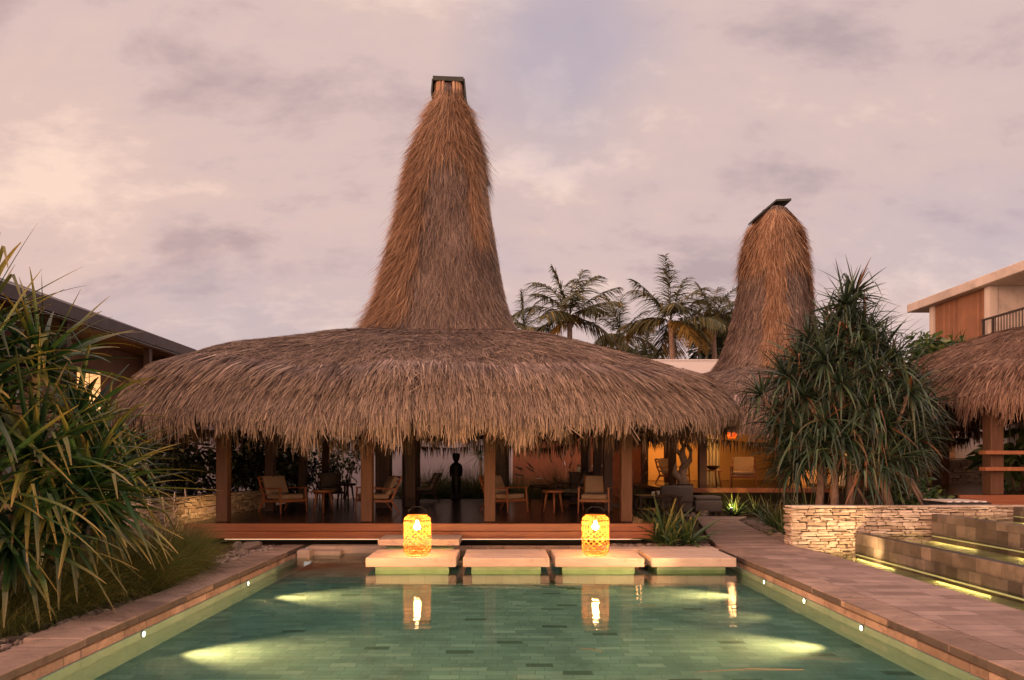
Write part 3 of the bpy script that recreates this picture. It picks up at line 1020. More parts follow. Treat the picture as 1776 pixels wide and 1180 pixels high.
# rattan lanterns
def lantern(label, x, y, z):
    r = thing('rattan_lantern', label, 'lantern', (x, y, z), group='lit lanterns on the stepping stones')
    H, RR = 0.635, 0.208

    def rad(t):          # t 0..1 up
        return RR * (1 - 0.30 * max(0, 1 - t / 0.14) ** 2 - 0.34 * max(0, 1 - (1 - t) / 0.14) ** 2)
    m = MB()
    for t, rr in ((0.01, 0.008), (0.06, 0.006), (0.12, 0.006), (0.66, 0.007), (0.78, 0.009), (0.81, 0.007), (0.90, 0.008), (0.94, 0.007), (0.985, 0.009)):
        k = 40
        pts = [(rad(t) * math.cos(2 * math.pi * i / k), rad(t) * math.sin(2 * math.pi * i / k), t * H) for i in range(k + 1)]
        m.strip(pts, rr * 1.9)
    for i in range(24):                          # upright canes in the upper and lower bands
        a = 2 * math.pi * i / 24
        for t0, t1 in ((0.66, 0.985), (0.01, 0.14)):
            pts = [(rad(t0 + (t1 - t0) * q / 6) * math.cos(a), rad(t0 + (t1 - t0) * q / 6) * math.sin(a), (t0 + (t1 - t0) * q / 6) * H) for q in range(7)]
            m.strip(pts, 0.012)
    for s in (-1, 1):                            # diagonal lattice
        for i in range(14):
            a0 = 2 * math.pi * i / 14
            pts = []
            for q in range(13):
                t = 0.08 + 0.60 * q / 12
                a = a0 + s * 2.3 * q / 12
                rr = rad(t) + 0.004 * s
                pts.append((rr * math.cos(a), rr * math.sin(a), t * H))
            m.strip(pts, 0.0115)
    m.build('cage', M_['rattan'], r)
    m = MB()
    m.lathe([(0.001, -0.065), (0.03, -0.055), (0.05, -0.02), (0.05, 0.01), (0.03, 0.05), (0.016, 0.075), (0.016, 0.1)], 14, (0, 0, 0.45))
    m.build('bulb', M_['bulb'], r)
    m = MB()
    m.lathe([(0.018, 0.545), (0.018, 0.60)], 10)
    m.lathe([(0.001, 0.60), (0.125, 0.602), (0.125, 0.612), (0.001, 0.614)], 20)
    m.build('lamp_holder', M_['metal'], r)
    m = MB()
    pts = [(-0.11, 0, 0.62), (-0.14, 0, 0.70), (-0.06, 0.02, 0.755), (0.06, 0.02, 0.755), (0.14, 0, 0.70), (0.11, 0, 0.62)]
    m.tube(pts, 0.004, 5)
    m.build('handle', M_['metal'], r)
    l = lamp('POINT', (0, 0, 0.42), 340, (1, 0.40, 0.10), 0.05, name='lantern_light')
    l.parent = r


lantern('lit rattan lantern on the left stone, in front of the higher step', -1.35, 10.78, 0.204)
lantern('lit rattan lantern standing alone on the third stepping stone, right of the middle', 1.425, 10.78, 0.204)


# pool lamps
def pool_lights():
    for lab, side, Y, en in (
            ('round pool lamp in the left wall nearest the camera', -1, 6.85, 1),
            ('round pool lamp in the left wall near the dark far corner', -1, 9.65, 1),
            ('round pool lamp in the right wall beside the rightmost stepping stone', 1, 9.75, 1),
            ('dim round pool lamp in the right wall between the two bright ones', 1, 8.45, 0.15),
            ('bright round pool lamp in the right wall nearest the camera', 1, 7.1, 1)):
        X = XL if side < 0 else XR
        r = thing('pool_lamp', lab, 'pool lamp', (X, Y, -0.03), group='lamps in the pool walls')
        m = MB()
        m.tube([(0, 0, 0), (-side * 0.012, 0, 0)], 0.034, 16)
        m.build('bezel', M_['metal'], r)
        m = MB()
        m.tube([(-side * 0.0125, 0, 0), (-side * 0.017, 0, 0)], 0.027, 16)
        m.build('lens', M_['lens'], r)
        l = lamp('SPOT', (-side * 0.05, 0, 0.022), 2200 * en, (1, 0.48, 0.20), 0.03, angle=80, blend=1.0, name='pool_light')
        l.rotation_euler = Vector((-side, 0, 0.15)).to_track_quat('-Z', 'Y').to_euler()
        l.parent = r


pool_lights()
# unseen lamps added below the frame to light the pool towards the camera
for X, Y, tx, ty in ((XL, 5.0, 1, 0.1), (XR, 5.1, -1, 0.1), (-1.6, 4.0, 0.1, 1), (0.2, 4.0, 0.0, 1), (2.0, 4.0, -0.1, 1)):
    o = lamp('SPOT', (X + 0.05 * tx, Y + 0.05 * ty, -0.008), 1700 if abs(tx) > 0.5 else 600, (1, 0.49, 0.20), 0.03, None, 76, 1.0, 'pool_light')
    o.rotation_euler = Vector((tx, ty, 0.15 if abs(tx) > 0.5 else -0.03)).to_track_quat('-Z', 'Y').to_euler()




# ------------------------------------------------------------------ stacked stone walls
def stack_wall(name, label, p0, p1, z0, z1, thick, top=True, hmin=0.03, hmax=0.07):
    root = thing(name, label, 'stone wall', (p0[0], p0[1], z0))
    d = Vector((p1[0] - p0[0], p1[1] - p0[1], 0))
    ln = d.length
    d.normalize()
    nn = Vector((d.y, -d.x, 0))                     # towards the viewer's side (right-hand of p0->p1)
    core = MB()
    a = Vector((p0[0], p0[1], 0))
    q = [a + d * 0.03 - nn * 0.05, a + d * (ln - 0.03) - nn * 0.05, a + d * (ln - 0.03) - nn * (thick - 0.05), a + d * 0.03 - nn * (thick - 0.05)]
    core.add([(v.x, v.y, z0) for v in q] + [(v.x, v.y, z1 - 0.03) for v in q],
             [(0, 1, 2, 3)[::-1], (4, 5, 6, 7), (0, 1, 5, 4), (1, 2, 6, 5), (2, 3, 7, 6), (3, 0, 4, 7)])
    core.build('core', M_['mortar'], root, world=True)
    m = MB()

    def run(start, dirv, out, length):
        z = z0
        while z < z1 - 0.012:
            h = min(random.uniform(hmin, hmax), z1 - z)
            if z1 - (z + h) < 0.02: h = z1 - z
            x = -random.uniform(0, 0.06)
            while x < length:
                w = random.uniform(0.09, 0.36)
                x0, x1_ = max(x, 0), min(x + w, length)
                if x1_ - x0 > 0.03:
                    o0 = random.uniform(-0.012, 0.022)
                    dz0, dz1 = random.uniform(-0.012, 0.012), random.uniform(-0.012, 0.012)
                    vs = []
                    for dep in (o0, -0.10):
                        for (xx, zz) in ((x0 + 0.005, z + 0.004 + dz0), (x1_ - 0.005, z + 0.004 + dz1), (x1_ - 0.005 - random.uniform(0, 0.02), z + h - 0.004 + dz1), (x0 + 0.005 + random.uniform(0, 0.02), z + h - 0.004 + dz0)):
                            p = start + dirv * xx + out * (dep + random.uniform(-0.005, 0.005))
                            vs.append((p.x, p.y, min(zz, z1 + 0.004)))
                    m.add(vs, [(0, 1, 2, 3), (7, 6, 5, 4), (0, 4, 5, 1), (1, 5, 6, 2), (2, 6, 7, 3), (3, 7, 4, 0)])
                x += w
            z += h
    run(a, d, nn, ln)
    run(a - nn * thick, nn, -d, thick)              # end return
    st = m.build('ledge_stones', M_['stone'], root, bevel=0.004, world=True)
    if top:
        m = MB()
        x = 0
        while x < ln:
            w = min(random.uniform(0.25, 0.6), ln - x)
            q = [a + d * (x + 0.004) + nn * random.uniform(0.0, 0.02), a + d * (x + w - 0.004) + nn * random.uniform(0.0, 0.02),
                 a + d * (x + w - 0.004) - nn * thick, a + d * (x + 0.004) - nn * thick]
            zt = z1 + 0.035 + random.uniform(-0.004, 0.004)
            m.add([(v.x, v.y, z1 + 0.006) for v in q] + [(v.x, v.y, zt) for v in q],
                  [(3, 2, 1, 0), (4, 5, 6, 7), (0, 1, 5, 4), (1, 2, 6, 5), (2, 3, 7, 6), (3, 0, 4, 7)])
            x += w
        m.build('coping', M_['stone'], root, bevel=0.005, world=True)
    return root


stack_wall('planter_wall', 'pale stacked limestone wall at the end of the path, in front of the pandanus tree', (5.12, 12.32), (9.6, 12.42), -0.1, 0.83, 0.3)
stack_wall('planter_wall', 'low lamplit stone planter wall along the left side of the deck', (-6.9, 13.0), (-6.15, 17.8), 0.1, 0.88, 0.3, hmin=0.05, hmax=0.1)
# soil in the planter behind the right wall
m = MB()
m.add([(5.9, 12.63, 0.0), (12.0, 12.63, 0.0), (12.0, 16.2, 0.0), (5.9, 15.0, 0.0), (6.2, 12.63, 0.74), (12.0, 12.63, 0.74), (12.0, 14.2, 0.74), (6.22, 14.3, 0.74)],
      [(3, 2, 1, 0), (4, 5, 6, 7), (0, 1, 5, 4), (1, 2, 6, 5), (2, 3, 7, 6), (3, 0, 4, 7)])
tag(m.build('garden_bed', M_['soil']), kind='structure')


# ------------------------------------------------------------------ tiered fountain
def fountain():
    r = thing('tiered_fountain', 'stepped stone fountain of overflowing basins right of the path', 'fountain', (6.3, 8, 0))
    for nm, x0, z0, z1 in (('tier_wall', 6.25, -0.1, 0.4), ('tier_wall', 7.6, 0.2, 0.73), ('tier_wall', 9.05, 0.5, 0.86)):
        m = MB()
        m.box(x0, x0 + 0.14, 4.05, 12.3, z0, z1)
        m.build(nm, M_['tier_tile'], r, bevel=0.008, world=True)
    for x0, x1, z in ((5.26, 6.25, -0.04), (6.39, 7.6, 0.26), (7.74, 9.05, 0.6)):
        m = MB()
        m.box(x0, x1, 4.05, 12.3, z - 0.1, z)
        m.build('basin_floor', M_['tier_floor'], r, world=True)
    for x0, x1, z in ((5.255, 6.25, 0.06), (6.39, 7.6, 0.385), (7.74, 9.05, 0.715)):
        m = MB()
        m.add([(x0, 4.05, z), (x1, 4.05, z), (x1, 12.3, z), (x0, 12.3, z)], [(0, 1, 2, 3)])
        tag(m.build('basin_water', M_['water_tier']), kind='structure')
    for lab, x, z in (('glowing light strip under water at the foot of the lowest fountain wall', 6.235, 0.015),
                      ('glowing light strip at the foot of the middle fountain wall', 7.585, 0.345),
                      ('glowing light strip along the top basin of the fountain', 9.035, 0.69)):
        m = MB()
        if x < 7:
            segs = ((4.1, 12.25),)
        else:
            segs = ((9.2, 12.25),)
        for y0, y1 in segs:
            m.box(x - 0.008, x + 0.014, y0, y1, z - 0.01, z + 0.008)
        tag(m.build('light_strip', M_['strip']), lab, 'light strip', 'light strips in the fountain')


fountain()


def basin_lamp(x, y, z, ln, w):
    l = bpy.data.lights.new('basin_light', 'AREA')
    l.shape = 'RECTANGLE'
    l.size, l.size_y = ln, 0.022
    l.energy = w
    l.color = (1, 0.66, 0.22)
    o = bpy.data.objects.new('basin_light', l)
    o.location = (x, y, z)
    o.rotation_euler = Matrix(((0, 0.6, 0.8), (1, 0, 0), (0, 0.8, -0.6))).to_euler() if False else (Vector((-0.85, 0, -0.5))).to_track_quat('-Z', 'Y').to_euler()
    COL.objects.link(o)
    # long side along the wall
    zc = -Vector((-0.85, 0, -0.5)).normalized()
    xc = Vector((0, 1, 0))
    yc = zc.cross(xc)
    o.rotation_euler = Matrix((xc, yc, zc)).transposed().to_euler()


for y in (11.55, 9.35, 7.3, 5.4):
    basin_lamp(6.20, y, -0.002, 1.1, 7)
for y in (11.6, 9.6):
    basin_lamp(7.55, y, 0.325, 1.1, 7)
basin_lamp(9.0, 11.4, 0.66, 1.2, 7)
# warm garden light that grazes the limestone wall
lamp('SPOT', (6.0, 11.3, 0.1), 90, (1, 0.66, 0.3), 0.06, (6.1, 12.3, 0.6), 130, 0.9, 'wall_light')


# ------------------------------------------------------------------ main pavilion
def bumpA(nx, ny, r, z):
    w = np.clip((z - 1.95) / 1.2, 0, 1)
    up = np.where(nx < 0, 0.55, 0.12)
    lump = 0.05 * np.sin(nx * 7.3 + 1) + 0.05 * np.sin(nx * 13.1 + ny * 5)
    return nx ** 2 * (0.33 * (1 - w) + up * w) + lump * r


PROF = [(0, 4.60), (.2, 4.43), (.4, 4.15), (.6, 3.80), (.75, 3.45), (.87, 3.07), (.95, 2.68), (1, 2.30), (.99, 1.99)]


def pillars(root, spots, z0, z1, w, mat):
    for x, y, *rest in spots:
        ww = rest[0] if rest else w
        m = MB()
        m.box(x - ww / 2, x + ww / 2, y - ww / 2, y + ww / 2, z0, z1)
        m.build('post', mat, root, bevel=0.01, world=True)


def main_pavilion():
    root = thing('thatched_pavilion', 'large open thatched pavilion with a tall tapering spire behind the pool', 'pavilion', (-1.5, 17.2, 0.1))
    roof = Roof((-1.5, 17.2), (1.75, 1.75), (6.5, 5.7), 3.4, PROF, bumpA)
    thatch_roof(root, roof, M_['thatch'], 80000, 44000, 4.3, wd=0.0145)
    zs = [4.35, 4.62, 4.95, 5.4, 6.06, 7.43, 8.95, 9.47, 9.98, 10.46, 10.9]
    hw = [2.15, 1.86, 1.68, 1.53, 1.36, 1.09, 0.82, 0.69, 0.50, 0.34, 0.31]
    q = -math.pi / 2
    sh = [(q, math.pi, 10.75, 8.95, 6500, 0.24),                    # the cap of loose thatch
          (q - 0.66, 0.34, 9.4, 5.0, 6500, 0.24),                  # down the near left corner
          (math.pi, 0.55, 9.2, 4.9, 4200, 0.2),                   # left face
          (q + 0.66, 0.16, 9.2, 7.0, 1100, 0.18),                   # down the near right corner
          (0.0, 0.5, 9.2, 6.5, 900, 0.08)]
    sp, S = spire(root, (-1.53, 17.2), hw, zs, 0.0, M_['thatch'], 36000, sh, lean=0.03, wd=0.0128)
    # bound top and cap boards
    top = S(np.array([0.0]), np.array([10.9]))[0]
    cx, cy = top[0] - 0.33, top[1]
    m = MB()
    for i in range(26):
        a = 2 * math.pi * i / 26
        x, y = superell(np.array([a]), 0.33, 0.33, 4.5)
        m.tube([(cx + x[0] * 1.08, cy + y[0] * 1.08, 10.45), (cx + x[0], cy + y[0], 10.93)], 0.04, 6)
    m.build('bound_thatch', M_['thatch_new'], sp, world=True)
    m = MB()
    m.add([(cx - .37, cy - .37, 10.93), (cx + .36, cy - .37, 10.90), (cx + .36, cy + .37, 10.90), (cx - .37, cy + .37, 10.93),
           (cx - .38, cy - .38, 11.03), (cx + .37, cy - .38, 11.00), (cx + .37, cy + .38, 11.00), (cx - .38, cy + .38, 11.03)],
          [(3, 2, 1, 0), (4, 5, 6, 7), (0, 1, 5, 4), (1, 2, 6, 5), (2, 3, 7, 6), (3, 0, 4, 7)])
    for s in (-1, 1):
        m.add([(cx + s * .37, cy - .36, 10.97), (cx + s * .40, cy - .36, 10.5), (cx + s * .40, cy + .36, 10.5), (cx + s * .37, cy + .36, 10.97),
               (cx + s * .40, cy - .36, 10.97), (cx + s * .43, cy - .36, 10.62), (cx + s * .43, cy + .36, 10.62), (cx + s * .40, cy + .36, 10.97)],
              [(0, 1, 2, 3), (4, 7, 6, 5), (0, 4, 5, 1), (1, 5, 6, 2), (2, 6, 7, 3), (3, 7, 4, 0)])
    m.build('spire_cap', M_['cap'], sp, world=True)
    # deck
    m = MB()
    m.box(-5.95, 2.77, 12.93, 20.9, 0.42, 0.5)
    m.build('deck', M_['deck'], root, world=True)
    m = MB()
    m.box(-5.97, 2.79, 12.885, 12.926, 0.362, 0.503)
    m.box(-5.97, 2.79, 12.88, 12.926, 0.222, 0.357)
    m.build('fascia', M_['fascia'], root, bevel=0.006, world=True)
    m = MB()
    m.box(-5.2, 2.70, 12.872, 12.896, 0.205, 0.219)
    m.build('edge_light', M_['strip_deck'], root, world=True)
    m = MB()
    m.box(-5.9, 2.7, 13.3, 20.8, 0.05, 0.40)
    m.build('plinth', M_['mortar'], root, world=True)
    # posts: outer ring
    front = [(-5.4, 13.33), (-2.63, 13.33), (-0.27, 13.33), (2.35, 13.33)]
    pillars(root, front, 0.503, 2.72, 0.215, M_['post'])
    ring = [(-5.4, 16.0), (-5.4, 18.6), (-5.3, 20.6), (-2.6, 20.6), (0.05, 20.6), (2.4, 20.6), (2.45, 18.2), (2.4, 16.0)]
    pillars(root, ring, 0.503, 2.75, 0.2, M_['dark_wood'])
    pillars(root, [(-2.95, 17.0, 0.36), (-2.35, 17.4, 0.28), (-0.1, 18.6, 0.28), (-2.6, 18.8, 0.3)], 0.503, 4.0, 0.3, M_['dark_wood'])
    m = MB()
    for y in (13.33, 20.6):
        m.box(-5.7, 2.65, y - 0.09, y + 0.09, 2.72, 2.92)
    for x in (-5.4, 2.38):
        m.box(x - 0.09, x + 0.09, 13.43, 20.5, 2.74, 2.91)
    m.build('beam', M_['dark_wood'], root, bevel=0.01, world=True)


main_pavilion()


# ------------------------------------------------------------------ furniture
def chair_proto(cush='cushion', wood='teak'):
    r = thing('armchair', '', 'armchair')
    W = 0.66
    m = MB()
    m.box(-W / 2 + 0.04, W / 2 - 0.04, -0.33, 0.28, 0.30, 0.42)
    m.build('seat_cushion', M_[cush], r, bevel=0.045, seg=3, smooth=True)
    m = MB()
    vs = []
    for (y, z) in ((0.20, 0.40), (0.30, 0.37), (0.50, 0.80), (0.40, 0.83)):
        for x in (-W / 2 + 0.05, W / 2 - 0.05):
            vs.append((x, y, z))
    m.add(vs, [(0, 1, 7, 6), (2, 4, 5, 3), (0, 2, 3, 1), (6, 7, 5, 4), (0, 6, 4, 2), (1, 3, 5, 7)])
    m.build('back_cushion', M_[cush], r, bevel=0.035, seg=3, smooth=True)
    m = MB()
    m.box(-W / 2 + 0.03, W / 2 - 0.03, -0.34, -0.30, 0.24, 0.30)
    m.box(-W / 2 + 0.03, W / 2 - 0.03, 0.24, 0.28, 0.22, 0.29)
    for s in (-1, 1):
        m.bar((s * (W / 2 - 0.02), -0.34, 0.275), (s * (W / 2 - 0.02), 0.34, 0.25), 0.035, 0.055)
    m.build('seat_frame', M_[wood], r, bevel=0.006)
    m = MB()
    for s in (-1, 1):
        m.bar((s * (W / 2 - 0.02), 0.30, 0.24), (s * (W / 2 - 0.02), 0.55, 0.80), 0.03, 0.05)
    for z, y in ((0.40, 0.365), (0.55, 0.435), (0.70, 0.50), (0.79, 0.54)):
        m.bar((-W / 2 + 0.02, y, z), (W / 2 - 0.02, y, z), 0.022, 0.05)
    m.build('back_frame', M_[wood], r, bevel=0.005)
    for s in (-1, 1):
        x = s * (W / 2)
        m = MB()
        m.bar((x, -0.36, 0.555), (x, 0.46, 0.53), 0.06, 0.03)
        m.build('armrest', M_[wood], r, bevel=0.008)
        m = MB()
        m.bar((x, -0.32, 0.54), (x + s * 0.01, -0.36, 0.0), 0.045, 0.045, w2=0.028)
        m.build('leg', M_[wood], r, bevel=0.006)
        m = MB()
        m.bar((x, 0.28, 0.30), (x + s * 0.01, 0.50, 0.0), 0.05, 0.05, w2=0.03)
        m.build('leg', M_[wood], r, bevel=0.006)
    return r


def dup(root, loc, rz, label, group=None, sc=1.0):
    r = root.copy()
    COL.objects.link(r)
    r.location, r.rotation_euler = loc, (0, 0, rz)
    r.scale = (sc, sc, sc)
    r['label'] = label
    if group: r['group'] = group
    for ch in list(root.children):
        c = ch.copy()
        COL.objects.link(c)
        c.parent = r
        for g in list(ch.children):
            d = g.copy()
            COL.objects.link(d)
            d.parent = c
    return r


def put(proto, used, loc, rz, label, group, sc=1.0):
    if not used:
        used.append(1)
        proto.location, proto.rotation_euler, proto.scale = loc, (0, 0, rz), (sc, sc, sc)
        proto['label'] = label
        proto['group'] = group
        return proto
    return dup(proto, loc, rz, label, group, sc)


DZ = 0.503
GA = 'armchairs under the thatched pavilion'
ch = chair_proto()
u_ = []
put(ch, u_, (-4.98, 15.7, DZ), R(52), 'beige cushioned armchair turned right, leftmost on the deck, near the planter wall', GA)
put(ch, u_, (-2.95, 15.75, DZ), R(-66), 'beige cushioned armchair facing left, half behind the second front post', GA)
put(ch, u_, (0.05, 15.9, DZ), R(48), 'beige cushioned armchair turned right, half behind the third front post', GA)
put(ch, u_, (2.08, 15.75, DZ), R(-14), 'beige cushioned armchair facing the pool, beside the rightmost front post', GA)
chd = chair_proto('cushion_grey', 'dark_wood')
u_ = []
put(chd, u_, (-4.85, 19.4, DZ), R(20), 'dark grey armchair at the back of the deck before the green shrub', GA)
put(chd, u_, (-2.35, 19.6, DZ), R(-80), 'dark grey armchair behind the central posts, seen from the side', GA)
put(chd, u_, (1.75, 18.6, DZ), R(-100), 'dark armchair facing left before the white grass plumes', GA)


def table_proto(wood):
    r = thing('side_table', '', 'side table')
    m = MB()
    m.lathe([(0.001, 0.40), (0.20, 0.40), (0.225, 0.41), (0.225, 0.435), (0.215, 0.45), (0.001, 0.45)], 24)
    m.build('tabletop', M_[wood], r)
    for i in range(3):
        a = R(-90 + 120 * i)
        m = MB()
        m.tube([(0.15 * math.cos(a), 0.15 * math.sin(a), 0.40), (0.22 * math.cos(a), 0.22 * math.sin(a), 0.0)], [0.024, 0.016], 8)
        m.build('leg', M_[wood], r)
    return r


GT = 'small round tables under the thatched pavilion'
tb = table_proto('teak')
u_ = []
put(tb, u_, (-4.1, 15.7, DZ), R(15), 'small round teak table between the two left armchairs', GT, 1.12)
put(tb, u_, (1.12, 15.65, DZ), 0, 'small round teak table left of the armchair that faces the pool', GT, 1.12)
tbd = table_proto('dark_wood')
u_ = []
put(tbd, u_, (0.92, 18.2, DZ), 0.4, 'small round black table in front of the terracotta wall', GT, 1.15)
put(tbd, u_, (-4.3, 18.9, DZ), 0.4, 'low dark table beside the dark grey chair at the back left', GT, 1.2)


def sideboard():
    r = thing('bar_cabinet', 'dark wooden cabinet standing behind the armchair that faces the pool', 'cabinet', (2.1, 18.6, DZ))
    m = MB()
    m.box(-0.32, 0.32, -0.2, 0.2, 0.06, 0.82)
    m.build('body', M_['dark_wood'], r, bevel=0.01)
    m = MB()
    m.box(-0.35, 0.35, -0.23, 0.23, 0.82, 0.86)
    m.build('top', M_['dark_wood'], r, bevel=0.006)
    for s in (-1, 1):
        m = MB()
        m.box(s * 0.16 - 0.145, s * 0.16 + 0.145, -0.212, -0.202, 0.1, 0.78)
        o = m.build('door', M_['dark_wood'], r, bevel=0.004)
    t = thing('glass_jar', 'small pale jar on top of the dark cabinet', 'jar', (2.0, 18.5, DZ + 0.86))
    m = MB()
    m.lathe([(0.001, 0), (0.05, 0), (0.055, 0.1), (0.035, 0.15), (0.035, 0.17), (0.001, 0.17)], 14)
    m.build('body', M_['white_ceramic'], t)
    m = MB()
    m.lathe([(0.001, 0.171), (0.04, 0.171), (0.04, 0.19), (0.001, 0.195)], 14)
    m.build('lid', M_['dark_wood'], t)


sideboard()


def statue():
    r = thing('carved_statue', 'slim black carved statue standing at the back edge of the deck', 'statue', (-1.42, 20.55, 0.5))
    m = MB()
    m.lathe([(0.15, 0.0), (0.16, 0.06), (0.13, 0.1), (0.135, 0.25), (0.155, 0.45), (0.145, 0.62), (0.12, 0.74), (0.135, 0.9), (0.155, 1.0), (0.145, 1.06), (0.075, 1.10), (0.055, 1.14)], 18)
    for s in (-1, 1):
        m.tube([(s * 0.14, 0, 1.02), (s * 0.165, -0.02, 0.86), (s * 0.15, -0.08, 0.72), (s * 0.05, -0.13, 0.70)], [0.042, 0.04, 0.035, 0.03], 8)
    m.build('body', M_['black'], r)
    m = MB()
    m.lathe([(0.05, 1.13), (0.085, 1.17), (0.105, 1.24), (0.105, 1.30), (0.12, 1.33), (0.115, 1.37), (0.06, 1.385), (0.001, 1.39)], 16)
    m.add([(-0.02, -0.10, 1.25), (0.02, -0.10, 1.25), (0, -0.135, 1.22), (0, -0.1, 1.30)], [(0, 2, 3), (2, 1, 3), (0, 1, 2)])
    m.build('head', M_['black'], r)


statue()


# ------------------------------------------------------------------ second pavilion (behind right) and its room
def bumpB(nx, ny, r, z):
    return nx ** 2 * 0.2 + 0.04 * np.sin(nx * 9 + ny * 5) * r


def second_pavilion():
    c = (9.25, 24.2)
    root = thing('thatched_pavilion', 'second thatched pavilion with a spire and lamplit room, behind the pandanus tree', 'pavilion', (c[0], c[1], 0.1))
    prof = [(r, z + 0.1) for r, z in PROF]
    roof = Roof(c, (1.75, 1.75), (5.6, 4.9), 3.2, prof, bumpB)
    thatch_roof(root, roof, M_['thatch'], 12000, 12000, 4.4, wd=0.022)
    zs = [4.3, 4.7, 5.2, 6.0, 7.0, 8.0, 8.9, 9.6, 10.1, 10.45]
    hw = [2.3, 1.78, 1.47, 1.24, 1.06, 0.95, 0.84, 0.69, 0.5, 0.32]
    near = -math.pi / 2 + R(-38)
    q = R(45)
    # the square tower stands turned, a corner towards the pool
    rot = R(-60)
    sh = [(-math.pi / 2 - rot, math.pi, 10.3, 8.4, 6500, 0.2),
          (R(-47), 0.27, 8.9, 4.9, 3400, 0.2),
          (R(45), 0.14, 8.7, 7.2, 400, 0.14)]
    sp, S = spire(root, (c[0] + 0.1, c[1]), hw, zs, rot, M_['thatch'], 16000, sh, lean=0.02, nE=4.0, wd=0.022)
    m = MB()
    a = Vector((c[0] - 0.62, c[1] - 0.35, 9.95))
    b = Vector((c[0] + 0.14, c[1] - 0.35, 10.60))
    d = Vector((c[0] + 0.66, c[1] - 0.35, 10.63))
    for p0, p1 in ((a, b), (b, d)):
        q0 = [p0, p1, p1 + Vector((0, 0.6, 0)), p0 + Vector((0, 0.6, 0))]
        m.add([tuple(v) for v in q0] + [tuple(v + Vector((0, 0, 0.07))) for v in q0],
              [(3, 2, 1, 0), (4, 5, 6, 7), (0, 1, 5, 4), (1, 2, 6, 5), (2, 3, 7, 6), (3, 0, 4, 7)])
    m.build('spire_cap', M_['cap'], sp, world=True)
    m = MB()
    m.box(4.6, 14.0, 20.0, 28.3, 0.77, 0.87)
    m.build('deck', M_['deck'], root, world=True)
    m = MB()
    m.box(4.58, 14.0, 19.96, 19.997, 0.74, 0.875)
    m.build('fascia', M_['fascia'], root, bevel=0.005, world=True)
    m = MB()
    m.box(4.7, 13.9, 20.3, 28.2, 0.06, 0.75)
    m.build('plinth', M_['mortar'], root, world=True)
    pillars(root, [(5.82, 20.3), (8.15, 20.3), (10.5, 20.3), (12.9, 20.3)], 0.873, 2.8, 0.22, M_['post'])
    pillars(root, [(5.5, 22.6), (5.0, 24.6), (6.0, 25.4)], 0.873, 2.9, 0.22, M_['dark_wood'])
    m = MB()
    m.box(4.0, 14.2, 27.6, 27.9, 0.873, 3.1)
    m.box(4.0, 4.3, 26.0, 27.599, 0.873, 3.1)
    m.build('back_wall', M_['ochre'], root, world=True)
    m = MB()
    m.box(9.0, 9.9, 21.9, 22.1, 0.873, 2.9)
    m.box(9.93, 11.4, 21.9, 22.1, 0.873, 2.9)
    m.build('partition_wall', M_['ochre'], root, world=True)
    m = MB()
    m.box(10.3, 13.5, 21.2, 21.4, 0.873, 2.6)
    m.build('white_wall', M_['plaster'], root, world=True)


second_pavilion()


